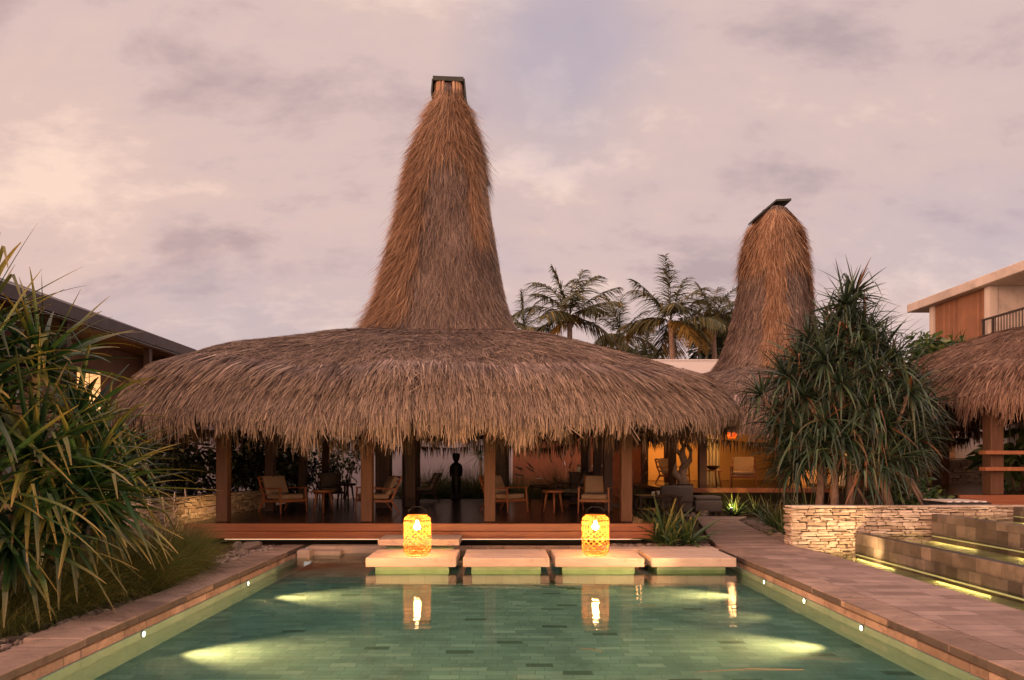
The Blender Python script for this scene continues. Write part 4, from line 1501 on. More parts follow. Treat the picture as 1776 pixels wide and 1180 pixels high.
def interior():
    z = 0.873
    GA2 = 'armchairs in the lamplit room'
    u_ = [1]
    dup(ch, (7.55, 21.8, z), R(-20), 'orange lit armchair in the lamplit room, half behind the pandanus tree', GA2, 1.1)
    dup(ch, (5.75, 23.4, z), R(30), 'armchair with a pale back deep in the lamplit room, left of the lit post', GA2, 1.05)
    r = thing('coffee_table', 'pale wooden coffee table with a bowl in the lamplit room', 'table', (6.45, 21.6, z))
    m = MB()
    m.lathe([(0.001, 0.46), (0.38, 0.46), (0.40, 0.48), (0.38, 0.50), (0.001, 0.50)], 24)
    m.build('tabletop', M_['teak'], r)
    for a in (40, 140, 220, 320):
        m = MB()
        m.tube([(0.26 * math.cos(R(a)), 0.26 * math.sin(R(a)), 0.46), (0.34 * math.cos(R(a)), 0.34 * math.sin(R(a)), 0)], 0.024, 8)
        m.build('leg', M_['teak'], r)
    m = MB()
    m.lathe([(0.001, 0.0), (0.08, 0.0), (0.2, 0.08), (0.23, 0.13), (0.21, 0.13), (0.07, 0.03), (0.001, 0.03)], 20)
    o = m.build('bowl', M_['dark_wood'])
    o.location = (6.5, 21.55, z + 0.5)
    tag(o, 'dark wooden bowl on the coffee table in the lamplit room', 'bowl')
    r = thing('driftwood_sculpture', 'gnarled driftwood sculpture standing left of the lit post', 'sculpture', (5.35, 20.75, z))
    m = MB()
    m.tube([(0.05, 0, 0), (-0.02, 0, 0.35), (0.1, 0.05, 0.7), (-0.02, 0, 1.0), (0.08, 0.04, 1.3)], [0.22, 0.15, 0.12, 0.11, 0.05], 9)
    m.tube([(0, 0, 0.55), (0.22, -0.05, 0.8), (0.26, 0, 1.1), (0.12, 0, 1.28)], [0.12, 0.08, 0.07, 0.04], 8)
    m.tube([(0.05, 0, 0.9), (-0.2, 0, 1.12), (-0.26, 0, 1.3)], [0.09, 0.06, 0.03], 8)
    m.tube([(0, 0, 0.2), (-0.25, -0.05, 0.42), (-0.2, 0, 0.7)], [0.13, 0.1, 0.03], 8)
    m.build('trunk', M_['drift'], r)
    m = MB()
    m.box(-0.28, 0.28, -0.2, 0.2, 0.0, 0.09)
    m.build('base', M_['dark_wood'], r, bevel=0.008)
    # curtains
    r = thing('curtain', 'sheer yellow lit curtain hanging right of the lit post', 'curtain', (6.7, 22.4, z))
    xs = np.linspace(-0.28, 0.28, 40)
    y = 0.05 * np.sin(xs * 60) + 0.02 * np.sin(xs * 23)
    V = np.concatenate([np.stack([xs, y, np.full(40, 0.02)], -1), np.stack([xs, y * 0.6, np.full(40, 2.1)], -1)])
    Q = np.stack([np.arange(39), np.arange(39) + 1, np.arange(39) + 41, np.arange(39) + 40], -1)
    npmesh('cloth', [(V, Q, None, 0)], M_['curtain'], r, world=False, smooth=True)
    m = MB()
    m.tube([(-0.32, 0, 2.11), (0.32, 0, 2.11)], 0.015, 8)
    m.build('rod', M_['metal'], r)
    r = thing('pendant_lamp', 'woven pendant lamp glowing under the eave of the second pavilion', 'lamp', (7.05, 21.4, 2.62))
    m = MB()
    for i in range(12):
        t = i / 11
        rr = 0.10 + 0.10 * math.sin(t * 3.14)
        m.tube([(rr * math.cos(a), rr * math.sin(a), -0.25 + 0.5 * t) for a in np.linspace(0, 2 * math.pi, 21)], 0.012, 5)
    for i in range(10):
        a = 2 * math.pi * i / 10
        m.tube([((0.10 + 0.10 * math.sin(t * 3.14)) * math.cos(a), (0.10 + 0.10 * math.sin(t * 3.14)) * math.sin(a), -0.25 + 0.5 * t) for t in np.linspace(0, 1, 7)], 0.01, 5)
    m.build('shade', M_['rattan'], r)
    m = MB()
    m.lathe([(0.001, -0.06), (0.05, -0.03), (0.055, 0.02), (0.02, 0.08), (0.001, 0.08)], 12)
    m.build('bulb', M_['bulb'], r)
    m = MB()
    m.tube([(0, 0, 0.24), (0, 0, 1.2)], 0.006, 6)
    m.build('cord', M_['metal'], r)
    lamp('POINT', (7.05, 21.4, 2.55), 80, (1, 0.50, 0.16), 0.12, name='pendant_light')
    lamp('POINT', (6.2, 25.6, 2.4), 230, (1, 0.46, 0.10), 0.15, name='room_light')
    lamp('POINT', (9.6, 20.9, 2.3), 120, (1, 0.48, 0.16), 0.12, name='room_light')
    # terracotta wall and white wall between
    r = thing('terracotta_wall', 'terracotta plaster wall seen under the pavilion roof, right of centre', 'wall', (3.0, 25.5, 0.1))
    m = MB()
    m.box(0.32, 5.2, 25.4, 25.7, 0.05, 3.6)
    m.build('wall', M_['terracotta'], r, world=True)
    for x, lab in ((3.05, 0), (3.6, 0)):
        m = MB()
        m.box(x - 0.13, x + 0.13, 25.33, 25.397, 0.05, 3.55)
        m.build('door_recess', M_['dark_wood'], r, world=True)
    lamp('POINT', (4.6, 23.6, 2.5), 22, (1, 0.42, 0.14), 0.12, name='room_light')


interior()

r = thing('garden_wall', 'lower grey garden wall behind the statue and the grasses', 'wall', (-4, 28.5, 0.1))
m = MB()
m.box(-14, 0.31, 28.4, 28.7, 0.05, 4.0)
m.build('wall', M_['grey_plaster'], r, world=True)
r = thing('garden_wall', 'long white rendered wall closing the garden at the back', 'wall', (-4, 31, 0.1))
m = MB()
m.box(-22, 13.5, 31.0, 31.3, 0.05, 6.12)
m.build('wall', M_['plaster'], r, world=True)
m = MB()
m.box(-22, 13.5, 30.97, 31.33, 6.122, 6.18)
m.build('coping', M_['plaster'], r, world=True)


# ------------------------------------------------------------------ third pavilion (right edge)
def bumpC(nx, ny, r, z):
    return nx ** 2 * 0.15 + 0.05 * np.sin(nx * 9 + ny * 6) * r


def third_pavilion():
    c = (14.45, 17.6)
    root = thing('thatched_pavilion', 'low thatched pavilion without spire at the right edge beside the fountain', 'pavilion', (c[0], c[1], 0.1))
    prof = [(0, 5.15), (.2, 5.05), (.4, 4.82), (.6, 4.38), (.75, 3.88), (.87, 3.5), (.95, 3.1), (1, 2.75), (.985, 2.45)]
    roof = Roof(c, (0.05, 0.05), (5.3, 4.6), 2.6, prof, bumpC)
    thatch_roof(root, roof, M_['thatch_right'], 26000, 22000, 4.3, wd=0.018, fl=(0.4, 0.9))
    m = MB()
    m.box(9.4, 18.5, 14.3, 21.5, 0.88, 0.96)
    m.build('deck', M_['deck'], root, world=True)
    m = MB()
    m.box(9.38, 18.5, 14.24, 14.297, 0.60, 0.965)
    m.build('fascia', M_['fascia'], root, bevel=0.006, world=True)
    m = MB()
    m.box(9.5, 18.4, 14.5, 21.4, 0.06, 0.87)
    m.build('plinth', M_['mortar'], root, world=True)
    pillars(root, [(10.32, 14.6, 0.27), (16.0, 14.6, 0.27)], 0.962, 2.95, 0.27, M_['post'])
    pillars(root, [(11.75, 18.9), (10.6, 20.9), (16.5, 20.9)], 0.962, 3.1, 0.25, M_['dark_wood'])
    m = MB()
    for z in (1.50, 1.84):
        m.box(9.95, 15.9, 14.28, 14.50, z - 0.04, z + 0.04)
    m.build('counter_rail', M_['teak'], root, bevel=0.008, world=True)


third_pavilion()
# lit wall behind the third pavilion
r = thing('lamplit_wall', 'amber lit plaster wall seen under the right pavilion roof', 'wall', (17, 25, 0.1))
m = MB()
m.box(14.6, 26, 25.0, 25.3, 0.05, 3.4)
m.build('wall', M_['ochre'], r, world=True)
lamp('POINT', (17.6, 23.6, 2.2), 60, (1, 0.52, 0.14), 0.15, name='room_light')
stack_wall('planter_wall', 'distant grey stone wall seen through the right pavilion', (12.9, 22.6), (20, 22.6), 0.1, 1.7, 0.3, hmin=0.06, hmax=0.14)

r = thing('slatted_lounger', 'small white slatted lounger end behind the limestone wall', 'lounger', (8.75, 13.15, 0.74))
m = MB()
for i in range(5):
    m.box(-0.5 + i * 0.16, -0.42 + i * 0.16, -0.3, 0.5, 0.16, 0.185)
m.build('slats', M_['white_ceramic'], r, bevel=0.004)
for s in (-0.28, 0.48):
    m = MB()
    m.box(-0.52, 0.30, s - 0.02, s + 0.02, 0.0, 0.158)
    m.build('rail', M_['metal'], r)


# ------------------------------------------------------------------ houses
def left_villa():
    r = thing('villa', 'villa with a long dark eave and a lit window behind the left pandanus', 'house', (-15, 18, 0.1))
    m = MB()
    m.box(-12.15, -12.0, 2, 27, 5.62, 5.97)
    m.add([(-12.0, 2, 5.975), (-12.0, 27, 5.975), (-18, 27, 8.2), (-18, 2, 8.2), (-12.16, 2, 5.88), (-12.16, 27, 5.88), (-18, 27, 8.1), (-18, 2, 8.1)],
          [(0, 1, 2, 3), (7, 6, 5, 4), (1, 5, 6, 2)])
    m.build('roof', M_['roof_dark'], r, world=True)
    m = MB()
    m.box(-13.6, -12.16, 2, 26.95, 5.55, 5.62)
    m.build('soffit', M_['soffit'], r, world=True)
    m = MB()
    m.box(-13.9, -13.602, 2, 26.9, 0.05, 5.9)
    m.box(-13.60, -12.2, 26.7, 26.9, 0.05, 5.545)
    m.build('wall', M_['soffit'], r, world=True)
    m = MB()
    m.box(-13.598, -13.56, 21.9, 23.3, 3.2, 4.7)
    w = m.build('window', M_['dark_wood'], r, bevel=0.004, world=True)
    m = MB()
    m.box(-13.558, -13.55, 21.97, 22.58, 3.27, 4.63)
    m.box(-13.558, -13.55, 22.64, 23.23, 3.27, 4.63)
    m.build('pane', M_['window_lit'], w, world=True)
    # row of posts under the eave
    for y in (15, 19.5, 24, 26.4):
        m = MB()
        m.box(-12.45, -12.25, y - 0.1, y + 0.1, 0.05, 5.545)
        m.build('post', M_['dark_wood'], r, world=True)
    lamp('POINT', (-12.6, 22.5, 3.3), 30, (1, 0.52, 0.18), 0.1, name='villa_light')


left_villa()


def right_villa():
    r = thing('villa', 'pale concrete villa with a wooden panel and balcony, upper right', 'house', (20, 20, 0.1))
    m = MB()
    m.box(15.95, 27, 4, 27.4, 7.50, 7.82)
    m.build('roof_slab', M_['concrete'], r, bevel=0.02, world=True)
    m = MB()
    m.box(16.0, 27, 5, 27.0, 4.9, 5.3)
    m.build('floor_slab', M_['concrete'], r, bevel=0.02, world=True)
    m = MB()
    m.box(16.28, 16.4, 23.36, 26.1, 5.302, 7.497)
    m.build('wood_panel', M_['wood_panel'], r, world=True)
    for y0, y1 in ((23.1, 23.34), (26.12, 26.36)):
        m = MB()
        m.box(16.2, 16.5, y0, y1, 5.302, 7.497)
        m.build('pillar', M_['concrete'], r, bevel=0.01, world=True)
    m = MB()
    m.box(16.52, 26.8, 23.14, 23.32, 5.302, 7.497)
    m.box(16.42, 26.8, 26.14, 26.3, 5.302, 7.497)
    m.build('wall', M_['concrete'], r, world=True)
    m = MB()
    m.box(16.3, 26.8, 5, 26.9, 0.05, 4.898)
    m.build('lower_wall', M_['plaster'], r, world=True)
    rail = MB()
    rail.box(15.97, 16.05, 5, 23.15, 6.32, 6.38)
    ro = rail.build('railing', M_['rail'], r, world=True)
    m = MB()
    y = 15.0
    while y < 22.6:
        m.box(16.0, 16.02, y - 0.010, y + 0.010, 5.302, 6.32)
        y += 0.13
    o = m.build('balusters', M_['rail'], ro, world=True)
    o['kind'] = 'stuff'
    for y in (23.1, 22.65, 19.3, 15.0):
        m = MB()
        m.box(15.98, 16.04, y - 0.03, y + 0.03, 5.302, 6.32)
        m.build('rail_post', M_['rail'], ro, world=True)
    m = MB()
    m.box(15.35, 15.94, 19, 24.3, 5.25, 5.62)
    m.build('planter_ledge', M_['concrete'], r, bevel=0.02, world=True)
    lamp('POINT', (15.7, 22.3, 5.85), 4, (1, 0.55, 0.14), 0.06, name='ledge_light')


right_villa()


# ------------------------------------------------------------------ vegetation
def pandanus_tree():
    base = np.array([7.0, 13.9, 0.74])
    root = thing('pandanus_tree', 'bushy dark pandanus tree with spiky crown behind the pale limestone wall', 'tree', tuple(base))
    cc = np.array([6.85, 13.95, 3.05])
    tips = []
    n = 60
    for i in range(n):
        zf = 1 - 2 * (i + 0.5) / n
        if zf < -0.72: continue
        ph = i * 2.39996
        rr = math.sqrt(1 - zf * zf)
        v = np.array([rr * math.cos(ph), rr * math.sin(ph), zf])
        k = random.uniform(0.72, 1.0)
        wx = 1.62 if zf < 0.1 else 1.5 - 0.85 * zf
        tips.append((cc + v * np.array([wx, 1.05, 1.72]) * k, v))
    for i in range(14):
        v = nrm(np.array([random.uniform(-1, 1), random.uniform(-1, 1), random.uniform(-0.8, 0.8)]))
        tips.append((cc + v * np.array([0.7, 0.6, 1.0]), v))
    for i in range(17):
        a = 2 * math.pi * i / 17 + 0.2
        tips.append((np.array([6.95 + 1.15 * math.cos(a), 13.9 + 0.75 * math.sin(a), random.uniform(1.45, 2.1)]), np.array([math.cos(a), math.sin(a), -0.15])))
    tips.append((np.array([7.05, 13.9, 5.0]), np.array([0.05, 0, 1.0])))
    tips.append((np.array([6.7, 13.6, 4.75]), np.array([-0.25, -0.1, 1.0])))
    tr = MB()
    B = [Vector((6.33, 13.9, 0.7)), Vector((6.55, 13.7, 0.7)), Vector((6.95, 13.9, 0.7)), Vector((7.6, 13.6, 0.7)), Vector((7.25, 14.2, 0.7))]
    mids = [Vector((6.35, 13.9, 1.7)), Vector((6.65, 13.8, 1.9)), Vector((6.95, 13.9, 2.2)), Vector((7.35, 13.75, 1.9)), Vector((7.2, 14.1, 2.2))]
    for b, md in zip(B, mids):
        tr.tube([b, b.lerp(md, 0.5) + Vector((random.uniform(-.05, .05), 0, 0)), md], [0.085, 0.07, 0.07], 10)
    for s in ((7.3, 13.75), (7.9, 13.55), (8.05, 13.7), (6.9, 13.7)):          # prop roots
        tr.tube([(s[0] + 0.35, s[1], 0.7), (s[0] + 0.05, s[1] + 0.05, 1.3), (7.2, 13.8, 1.8)], [0.03, 0.03, 0.03], 7)
    for p, v in tips:
        p = Vector(p)
        md = min(mids, key=lambda q: (q - p).length)
        if (p - md).length > 0.2:
            mid = md.lerp(p, 0.5) + Vector((random.uniform(-.1, .1), random.uniform(-.1, .1), -0.08))
            tr.tube([md, mid, p], [0.055, 0.04, 0.035], 7)
    tr.build('trunk', M_['bark'], root, world=True)
    parts = []
    for p, v in tips:
        up = max(0.0, v[2])
        ax = nrm(v * np.array([0.9, 0.9, 0.5]) + np.array([0, 0, 0.75]))
        nl = random.randint(38, 48)
        d = rosette_dirs(ax, nl, 12, 112)
        L = rng.uniform(0.62, 0.98, nl) * (1.0 if up < 0.6 else 0.95)
        W = rng.uniform(0.045, 0.072, nl)
        droop = rng.uniform(0.08, 0.85, nl) * (1.25 - 0.5 * up)
        parts.append((*straps(p[None, :] + d * 0.03, d, L, W, droop, 8, 0.3), 0))
    npmesh('crown', parts, M_['pandanus_tree'], root)
    # dry hanging leaves low in the crown
    n = 110
    a = rng.random(n) * 6.28
    bs = np.stack([7.1 + np.cos(a) * rng.uniform(0.1, 0.95, n), 13.85 + np.sin(a) * 0.7, rng.uniform(1.5, 2.3, n)], -1)
    d = nrm(np.stack([np.cos(a) * 0.5, np.sin(a) * 0.4, -np.ones(n)], -1))
    npmesh('dry_leaves', [(*straps(bs, d, rng.uniform(0.5, 0.9, n), rng.uniform(0.03, 0.045, n), np.full(n, 0.6), 6), 0)], island_mat('dry_pandanus_leaf', [(0, (0.05, 0.055, 0.03)), (0.5, (0.13, 0.085, 0.04)), (1, (0.25, 0.14, 0.06))], rough=0.7), root)


pandanus_tree()


def pandanus_left():
    root = thing('pandanus_shrub', 'big foreground pandanus with long arching green leaves, left edge', 'shrub', (-5.6, 7.2, G))
    # (px, py, Y, axis, leaves, length)
    ros = [(-45, 575, 7.2, (0.25, -0.1, 1.0), 40, 1.15), (-60, 625, 7.0, (0.45, -0.1, 1.0), 60, 1.25), (70, 640, 7.4, (0.7, -0.2, 0.9), 52, 1.05), (-60, 700, 6.6, (0.5, -0.5, 0.7), 60, 1.3),
           (150, 850, 7.4, (1.0, -0.25, 0.85), 64, 1.2), (60, 800, 6.9, (0.4, -0.7, 0.5), 60, 1.25), (-50, 860, 6.3, (0.3, -0.8, 0.3), 55, 1.2),
           (95, 890, 7.2, (0.5, -0.8, 0.1), 60, 1.15), (130, 745, 7.9, (0.8, 0.0, 0.7), 44, 1.0), (10, 740, 7.6, (0.3, -0.5, 0.8), 50, 1.1), (170, 800, 8.2, (1.0, -0.1, 0.5), 54, 1.15), (20, 940, 6.6, (0.4, -0.8, 0.0), 50, 1.0), (170, 880, 7.9, (0.9, -0.5, 0.0), 50, 1.0)]
    parts = []
    tr = MB()
    for px, py, Y, ax, nl, ln in ros:
        p = np.array(P(px, py, Y))
        d = rosette_dirs(ax, nl, 8, 95)
        L = rng.uniform(0.7, 1.15, nl) * ln
        W = rng.uniform(0.06, 0.105, nl)
        parts.append((*straps(p[None, :] + d * 0.05, d, L, W, rng.uniform(0.1, 0.75, nl), 10, 0.16, 0.2, 0.62), 0))
        b = Vector((-5.7 + 0.1 * random.uniform(-3, 3), 7.4 + random.uniform(-.4, .4), G - 0.05))
        pv = Vector(p)
        tr.tube([b, b.lerp(pv, 0.5) + Vector((-0.25, 0.1, -0.1)), pv], [0.09, 0.075, 0.06], 9)
    npmesh('foliage', parts, M_['pandanus_front'], root)
    tr.build('stem', M_['bark'], root, world=True)


pandanus_left()


def grass_clump(name, label, x, y, z, h, rad, n, mat='grass', droop=1.2, plumes=0, group=None, w=0.007, spread=0.9, pr=1.0):
    root = thing(name, label, 'grass' if 'grass' in name else 'plant', (x, y, z), group=group)
    a = rng.random(n) * 2 * np.pi
    rr = rad * np.sqrt(rng.random(n)) * 0.45
    base = np.stack([x + np.cos(a) * rr, y + np.sin(a) * rr, np.full(n, z - 0.02)], -1)
    el = rng.random(n) ** 0.8 * spread
    a2 = a + rng.normal(0, 0.4, n)
    d = np.stack([np.cos(a2) * np.sin(el), np.sin(a2) * np.sin(el), np.cos(el)], -1)
    L = rng.uniform(0.7, 1.2, n) * h
    path, dirs = leaf_paths(base, d, L, rng.uniform(0.5, 1.5, n) * droop, 6)
    side = nrm(np.cross(d, np.array([0.3, 0.5, 1.0])) + rng.normal(0, 0.2, (n, 3)))
    wd = np.linspace(1, 0.15, 6)[None, :] * (rng.uniform(0.7, 1.3, n) * w)[:, None]
    npmesh('blades', [(*ribbon(path, side, wd), 0)], M_[mat], root)
    if plumes:
        n = plumes
        a = rng.random(n) * 2 * np.pi
        el = rng.random(n) * 0.75
        d = np.stack([np.cos(a) * np.sin(el), np.sin(a) * np.sin(el), np.cos(el)], -1)
        base = np.repeat(np.array([[x, y, z]]), n, 0) + rng.normal(0, rad * 0.2, (n, 3)) * np.array([1, 1, 0])
        L = rng.uniform(1.05, 1.5, n) * h
        path, dirs = leaf_paths(base, d, L, rng.uniform(0.4, 0.9, n), 7)
        m = MB()
        for pth in path:
            pts = [tuple(q) for q in pth]
            m.tube(pts, [0.003] * 7, 4)
            a_, b_ = Vector(pth[-1]), Vector(pth[-2])
            dd = (a_ - b_).normalized()
            c0 = a_
            m.tube([c0, c0 + dd * 0.03 * pr, c0 + dd * 0.10 * pr, c0 + dd * 0.17 * pr], [0.004, 0.012 * pr, 0.011 * pr, 0.003], 6)
        m.build('plumes', M_['plume'], root, world=True)
    return root


grass_clump('fountain_grass', 'soft green fountain grass mound with pale plumes beside the left coping', -4.7, 9.3, G, 0.85, 1.0, 3600, plumes=8, w=0.007)
grass_clump('fountain_grass', 'soft grass mound in front of the gravel, behind the first grass mound', -5.3, 10.9, G, 0.7, 0.9, 1800, plumes=7, w=0.008)
grass_clump('fountain_grass', 'low dark grass tuft below the hanging pandanus leaves at the lower left', -4.75, 6.3, G, 0.42, 0.9, 1800, w=0.006)
grass_clump('fountain_grass', 'dense dark green grass filling the ground under the foreground pandanus', -5.0, 7.0, G, 0.8, 1.5, 3600, w=0.008)
grass_clump('fountain_grass', 'dense green grass mound right of the pandanus stems, at the coping', -4.55, 8.3, G, 0.75, 1.0, 2800, w=0.007)
grass_clump('fountain_grass', 'low grass tuft between the gravel and the pandanus stems', -4.6, 7.9, G, 0.5, 0.8, 1400, w=0.007)
grass_clump('fountain_grass', 'bright grass with tall pink plumes before the terracotta wall', 2.0, 22.6, G, 1.45, 1.1, 2200, plumes=30, w=0.014, pr=2.2)
grass_clump('fountain_grass', 'dark grass hedge clump left of the black statue', -2.6, 23.5, G, 1.35, 1.5, 3200, w=0.018)
grass_clump('fountain_grass', 'olive grass clump right of the black statue', -0.8, 23.5, G, 1.4, 1.2, 2600, w=0.018)
grass_clump('fountain_grass', 'grass clump behind the third front post, under the spiky plant', 0.4, 23.8, G, 1.2, 1.1, 1600, w=0.016)
grass_clump('fountain_grass', 'thin pale grass wisps seen right of the rightmost front post', 4.2, 22.6, G, 1.3, 0.7, 300, plumes=7, w=0.012)


def leaf_cluster(name, label, c, rad, n, size, mat, cat='shrub', stem_to=None, group=None, stems=6):
    root = thing(name, label, cat, (c[0], c[1], stem_to if stem_to is not None else c[2]), group=group)
    v = nrm(rng.normal(0, 1, (n, 3)))
    r = rng.random(n) ** 0.45
    clump = nrm(rng.normal(0, 1, (26, 3))) * (0.45 + 0.5 * rng.random((26, 1)))
    cidx = rng.integers(0, 26, n)
    p = np.where((rng.random(n) < 0.75)[:, None], clump[cidx] + v * r[:, None] * 0.34, v * r[:, None])
    p = np.array(c) + p * np.array(rad)
    d = nrm(v + rng.normal(0, 0.5, (n, 3)) + np.array([0, 0, -0.15]))
    side = nrm(np.cross(d, rng.normal(0, 1, (n, 3))))
    L = rng.uniform(0.7, 1.4, n) * size
    path = p[:, None, :] + d[:, None, :] * (np.linspace(0, 1, 4)[None, :, None] * L[:, None, None])
    path[:, :, 2] -= (np.linspace(0, 1, 4) ** 2)[None, :] * (L * 0.25)[:, None]
    w = L[:, None] * np.array([0.12, 0.42, 0.38, 0.04])[None, :]
    npmesh('foliage', [(*ribbon(path, side, w), 0)], M_[mat], root)
    if stem_to is not None:
        m = MB()
        for i in range(stems):
            a = random.random() * 6.28
            q = np.array(c) + np.array(rad) * 0.55 * np.array([math.cos(a), math.sin(a), random.uniform(-.3, .6)])
            b = Vector((c[0] + 0.15 * rad[0] * math.cos(a), c[1] + 0.15 * rad[1] * math.sin(a), stem_to - 0.03))
            m.tube([b, b.lerp(Vector(q), 0.5) + Vector((0, 0, 0.05)), Vector(q)], [0.03, 0.022, 0.012], 6)
        m.build('stem', M_['bark'], root, world=True)
    return root


leaf_cluster('leafy_shrub', 'dark broad-leaved shrub above the planter wall, left of the first front post', (-8.0, 17.0, 1.55), (1.3, 1.0, 0.85), 2700, 0.15, 'leaf_dark', stem_to=G)
leaf_cluster('leafy_shrub', 'dark broad-leaved shrub behind the first front post', (-6.6, 18.7, 1.6), (1.1, 0.9, 0.9), 2400, 0.15, 'leaf_dark', stem_to=G)
leaf_cluster('leafy_shrub', 'dark shrub behind the leftmost armchair', (-6.6, 21.8, 1.45), (1.3, 0.9, 0.95), 2400, 0.14, 'leaf_dark', stem_to=G)
leaf_cluster('leafy_shrub', 'bright green shrub behind the back left of the deck', (-5.4, 22.6, 1.75), (0.95, 0.8, 0.95), 1100, 0.11, 'leaf', stem_to=G)
leaf_cluster('leafy_shrub', 'lamplit yellowish shrub by the wall lamp behind the deck', (-7.3, 23.8, 1.9), (0.9, 0.8, 0.8), 700, 0.12, 'leaf', stem_to=G)
leaf_cluster('leafy_shrub', 'yellow lit leafy shrub between the left pandanus and the pavilion roof', (-8.2, 13.6, 1.7), (0.8, 0.8, 1.4), 800, 0.12, 'leaf', stem_to=G)
leaf_cluster('leafy_shrub', 'dark hedge mass at the far left edge behind the pandanus', (-8.6, 10.4, 1.9), (1.6, 1.5, 1.9), 2200, 0.18, 'leaf_dark', stem_to=G)
leaf_cluster('leafy_shrub', 'orange lit shrub under the right pavilion roof', (11.3, 20.3, 1.55), (1.1, 0.7, 0.6), 600, 0.13, 'leaf', stem_to=0.74)
leaf_cluster('leafy_shrub', 'dark shrub beside the slatted lounger behind the limestone wall', (8.3, 14.2, 1.0), (0.8, 0.5, 0.35), 500, 0.12, 'leaf', stem_to=0.74)
leaf_cluster('leafy_shrub', 'big-leaved dark shrub behind the shelves at the right edge', (12.3, 16.6, 1.7), (0.8, 0.6, 0.6), 130, 0.42, 'leaf', stem_to=0.96)
# lamps that light the planter wall and the shrub by the wall lamp
lamp('SPOT', (-5.75, 14.5, 0.62), 36, (1, 0.55, 0.2), 0.05, (-6.5, 15.0, 0.6), 150, 0.9, 'planter_light')


def wall_lamp():
    r = thing('wall_lamp', 'lit wall lamp on the grey wall left of the pavilion centre', 'lamp', (-8.6, 28.38, 2.7))
    m = MB()
    m.box(-0.08, 0.08, -0.12, 0.0, -0.2, 0.2)
    m.build('body', M_['metal'], r, bevel=0.01)
    m = MB()
    m.box(-0.06, 0.06, -0.10, -0.02, 0.205, 0.22)
    m.build('lens', M_['lens'], r)
    lamp('POINT', (-8.6, 27.9, 2.7), 45, (1, 0.58, 0.24), 0.1, name='wall_lamp_light')


wall_lamp()


def strap_plant(name, label, x, y, z, n, L, W, a1=80, droop=0.6, mat='strap', group=None):
    root = thing(name, label, 'plant', (x, y, z), group=group)
    d = rosette_dirs((0, 0, 1), n, 6, a1)
    p = np.array([[x, y, z]]) + rng.normal(0, 0.03, (n, 3)) * np.array([1, 1, 0])
    k = rng.uniform(0.65, 1.15, n)
    npmesh('leaves', [(*straps(p, d, L * k, W * rng.uniform(0.7, 1.2, n), rng.uniform(0.3, 1.2, n) * droop, 8, 0.05, 0.18, 0.6), 0)], M_[mat], root)
    m = MB()
    m.tube([(x, y, z - 0.03), (x, y, z + 0.06)], [0.05, 0.035], 8)
    m.build('stem', M_['bark'], root, world=True)
    return root


GP = 'strap-leaved plants along the path'
for lab, x, y, z, n, L, W in (
        ('tall upright strap-leaved plant at the right end of the deck', 2.95, 12.75, 0.16, 34, 0.85, 0.085),
        ('strap-leaved plant with broad arching leaves against the path', 3.35, 12.6, 0.16, 30, 0.68, 0.10),
        ('small strap-leaved plant at the front of the pebble bed', 3.0, 12.4, 0.16, 26, 0.46, 0.07),
        ('dark strap-leaved plant behind the deck end', 3.2, 13.5, 0.14, 40, 0.75, 0.05),
        ('dark tangled plant beside the outdoor table', 3.1, 14.8, 0.14, 46, 0.8, 0.04),
        ('strap-leaved plant beside the path bend, left of the paving', 3.75, 15.2, 0.14, 40, 0.65, 0.045),
        ('dark strap-leaved plant in front of the outdoor sofa', 4.1, 17.2, 0.14, 40, 0.7, 0.045),
        ('yellow uplit strap-leaved plant by the small garden spotlight', 6.45, 19.35, 0.12, 46, 0.72, 0.055),
        ('green strap-leaved plant right of the uplit one', 7.0, 19.2, 0.12, 40, 0.7, 0.05),
        ('green strap-leaved plant halfway along the rubble edging', 6.05, 15.4, 0.12, 50, 0.75, 0.045),
        ('green strap-leaved plant low beside the near rubble edging', 5.68, 14.1, 0.12, 50, 0.68, 0.042),
        ('strap-leaved plant against the end of the limestone wall', 5.6, 13.25, 0.12, 46, 0.66, 0.042),
        ('dark strap-leaved plant behind the far rubble edging under the lit room', 6.5, 17.0, 0.12, 50, 0.78, 0.05),
        ('dark curled plant at the foot of the lit room beside the pale trunk', 7.6, 17.4, 0.12, 46, 0.95, 0.05),
        ('strap-leaved plant between the lit room and the pandanus trunk', 7.0, 16.1, 0.12, 50, 0.8, 0.045)):
    strap_plant('strap_leaf_plant', lab, x, y, z, n, L, W, group=GP, a1=78)


def spiky():
    x, y = -0.85, 24.6
    root = thing('spiky_palm', 'spiky fan-shaped plant on a thin trunk behind the black statue', 'plant', (x, y, G))
    m = MB()
    m.tube([(x + 0.1, y, 0.05), (x + 0.05, y, 0.9), (x, y, 1.75)], [0.08, 0.06, 0.05], 8)
    m.tube([(x + 1.0, y, 0.05), (x + 0.85, y, 1.0), (x + 0.75, y, 2.3)], [0.09, 0.07, 0.06], 8)
    m.build('trunk', M_['bark'], root, world=True)
    parts = []
    for c, n in (((x, y, 1.85), 46), ((x + 0.75, y, 2.45), 40)):
        d = rosette_dirs((0, -0.5, 0.6), n, 15, 115)
        parts.append((*straps(np.array([c]) + d * 0.04, d, rng.uniform(0.6, 0.95, n), rng.uniform(0.03, 0.045, n), rng.uniform(0.05, 0.4, n), 6), 0))
    npmesh('leaves', parts, M_['strap'], root)


spiky()


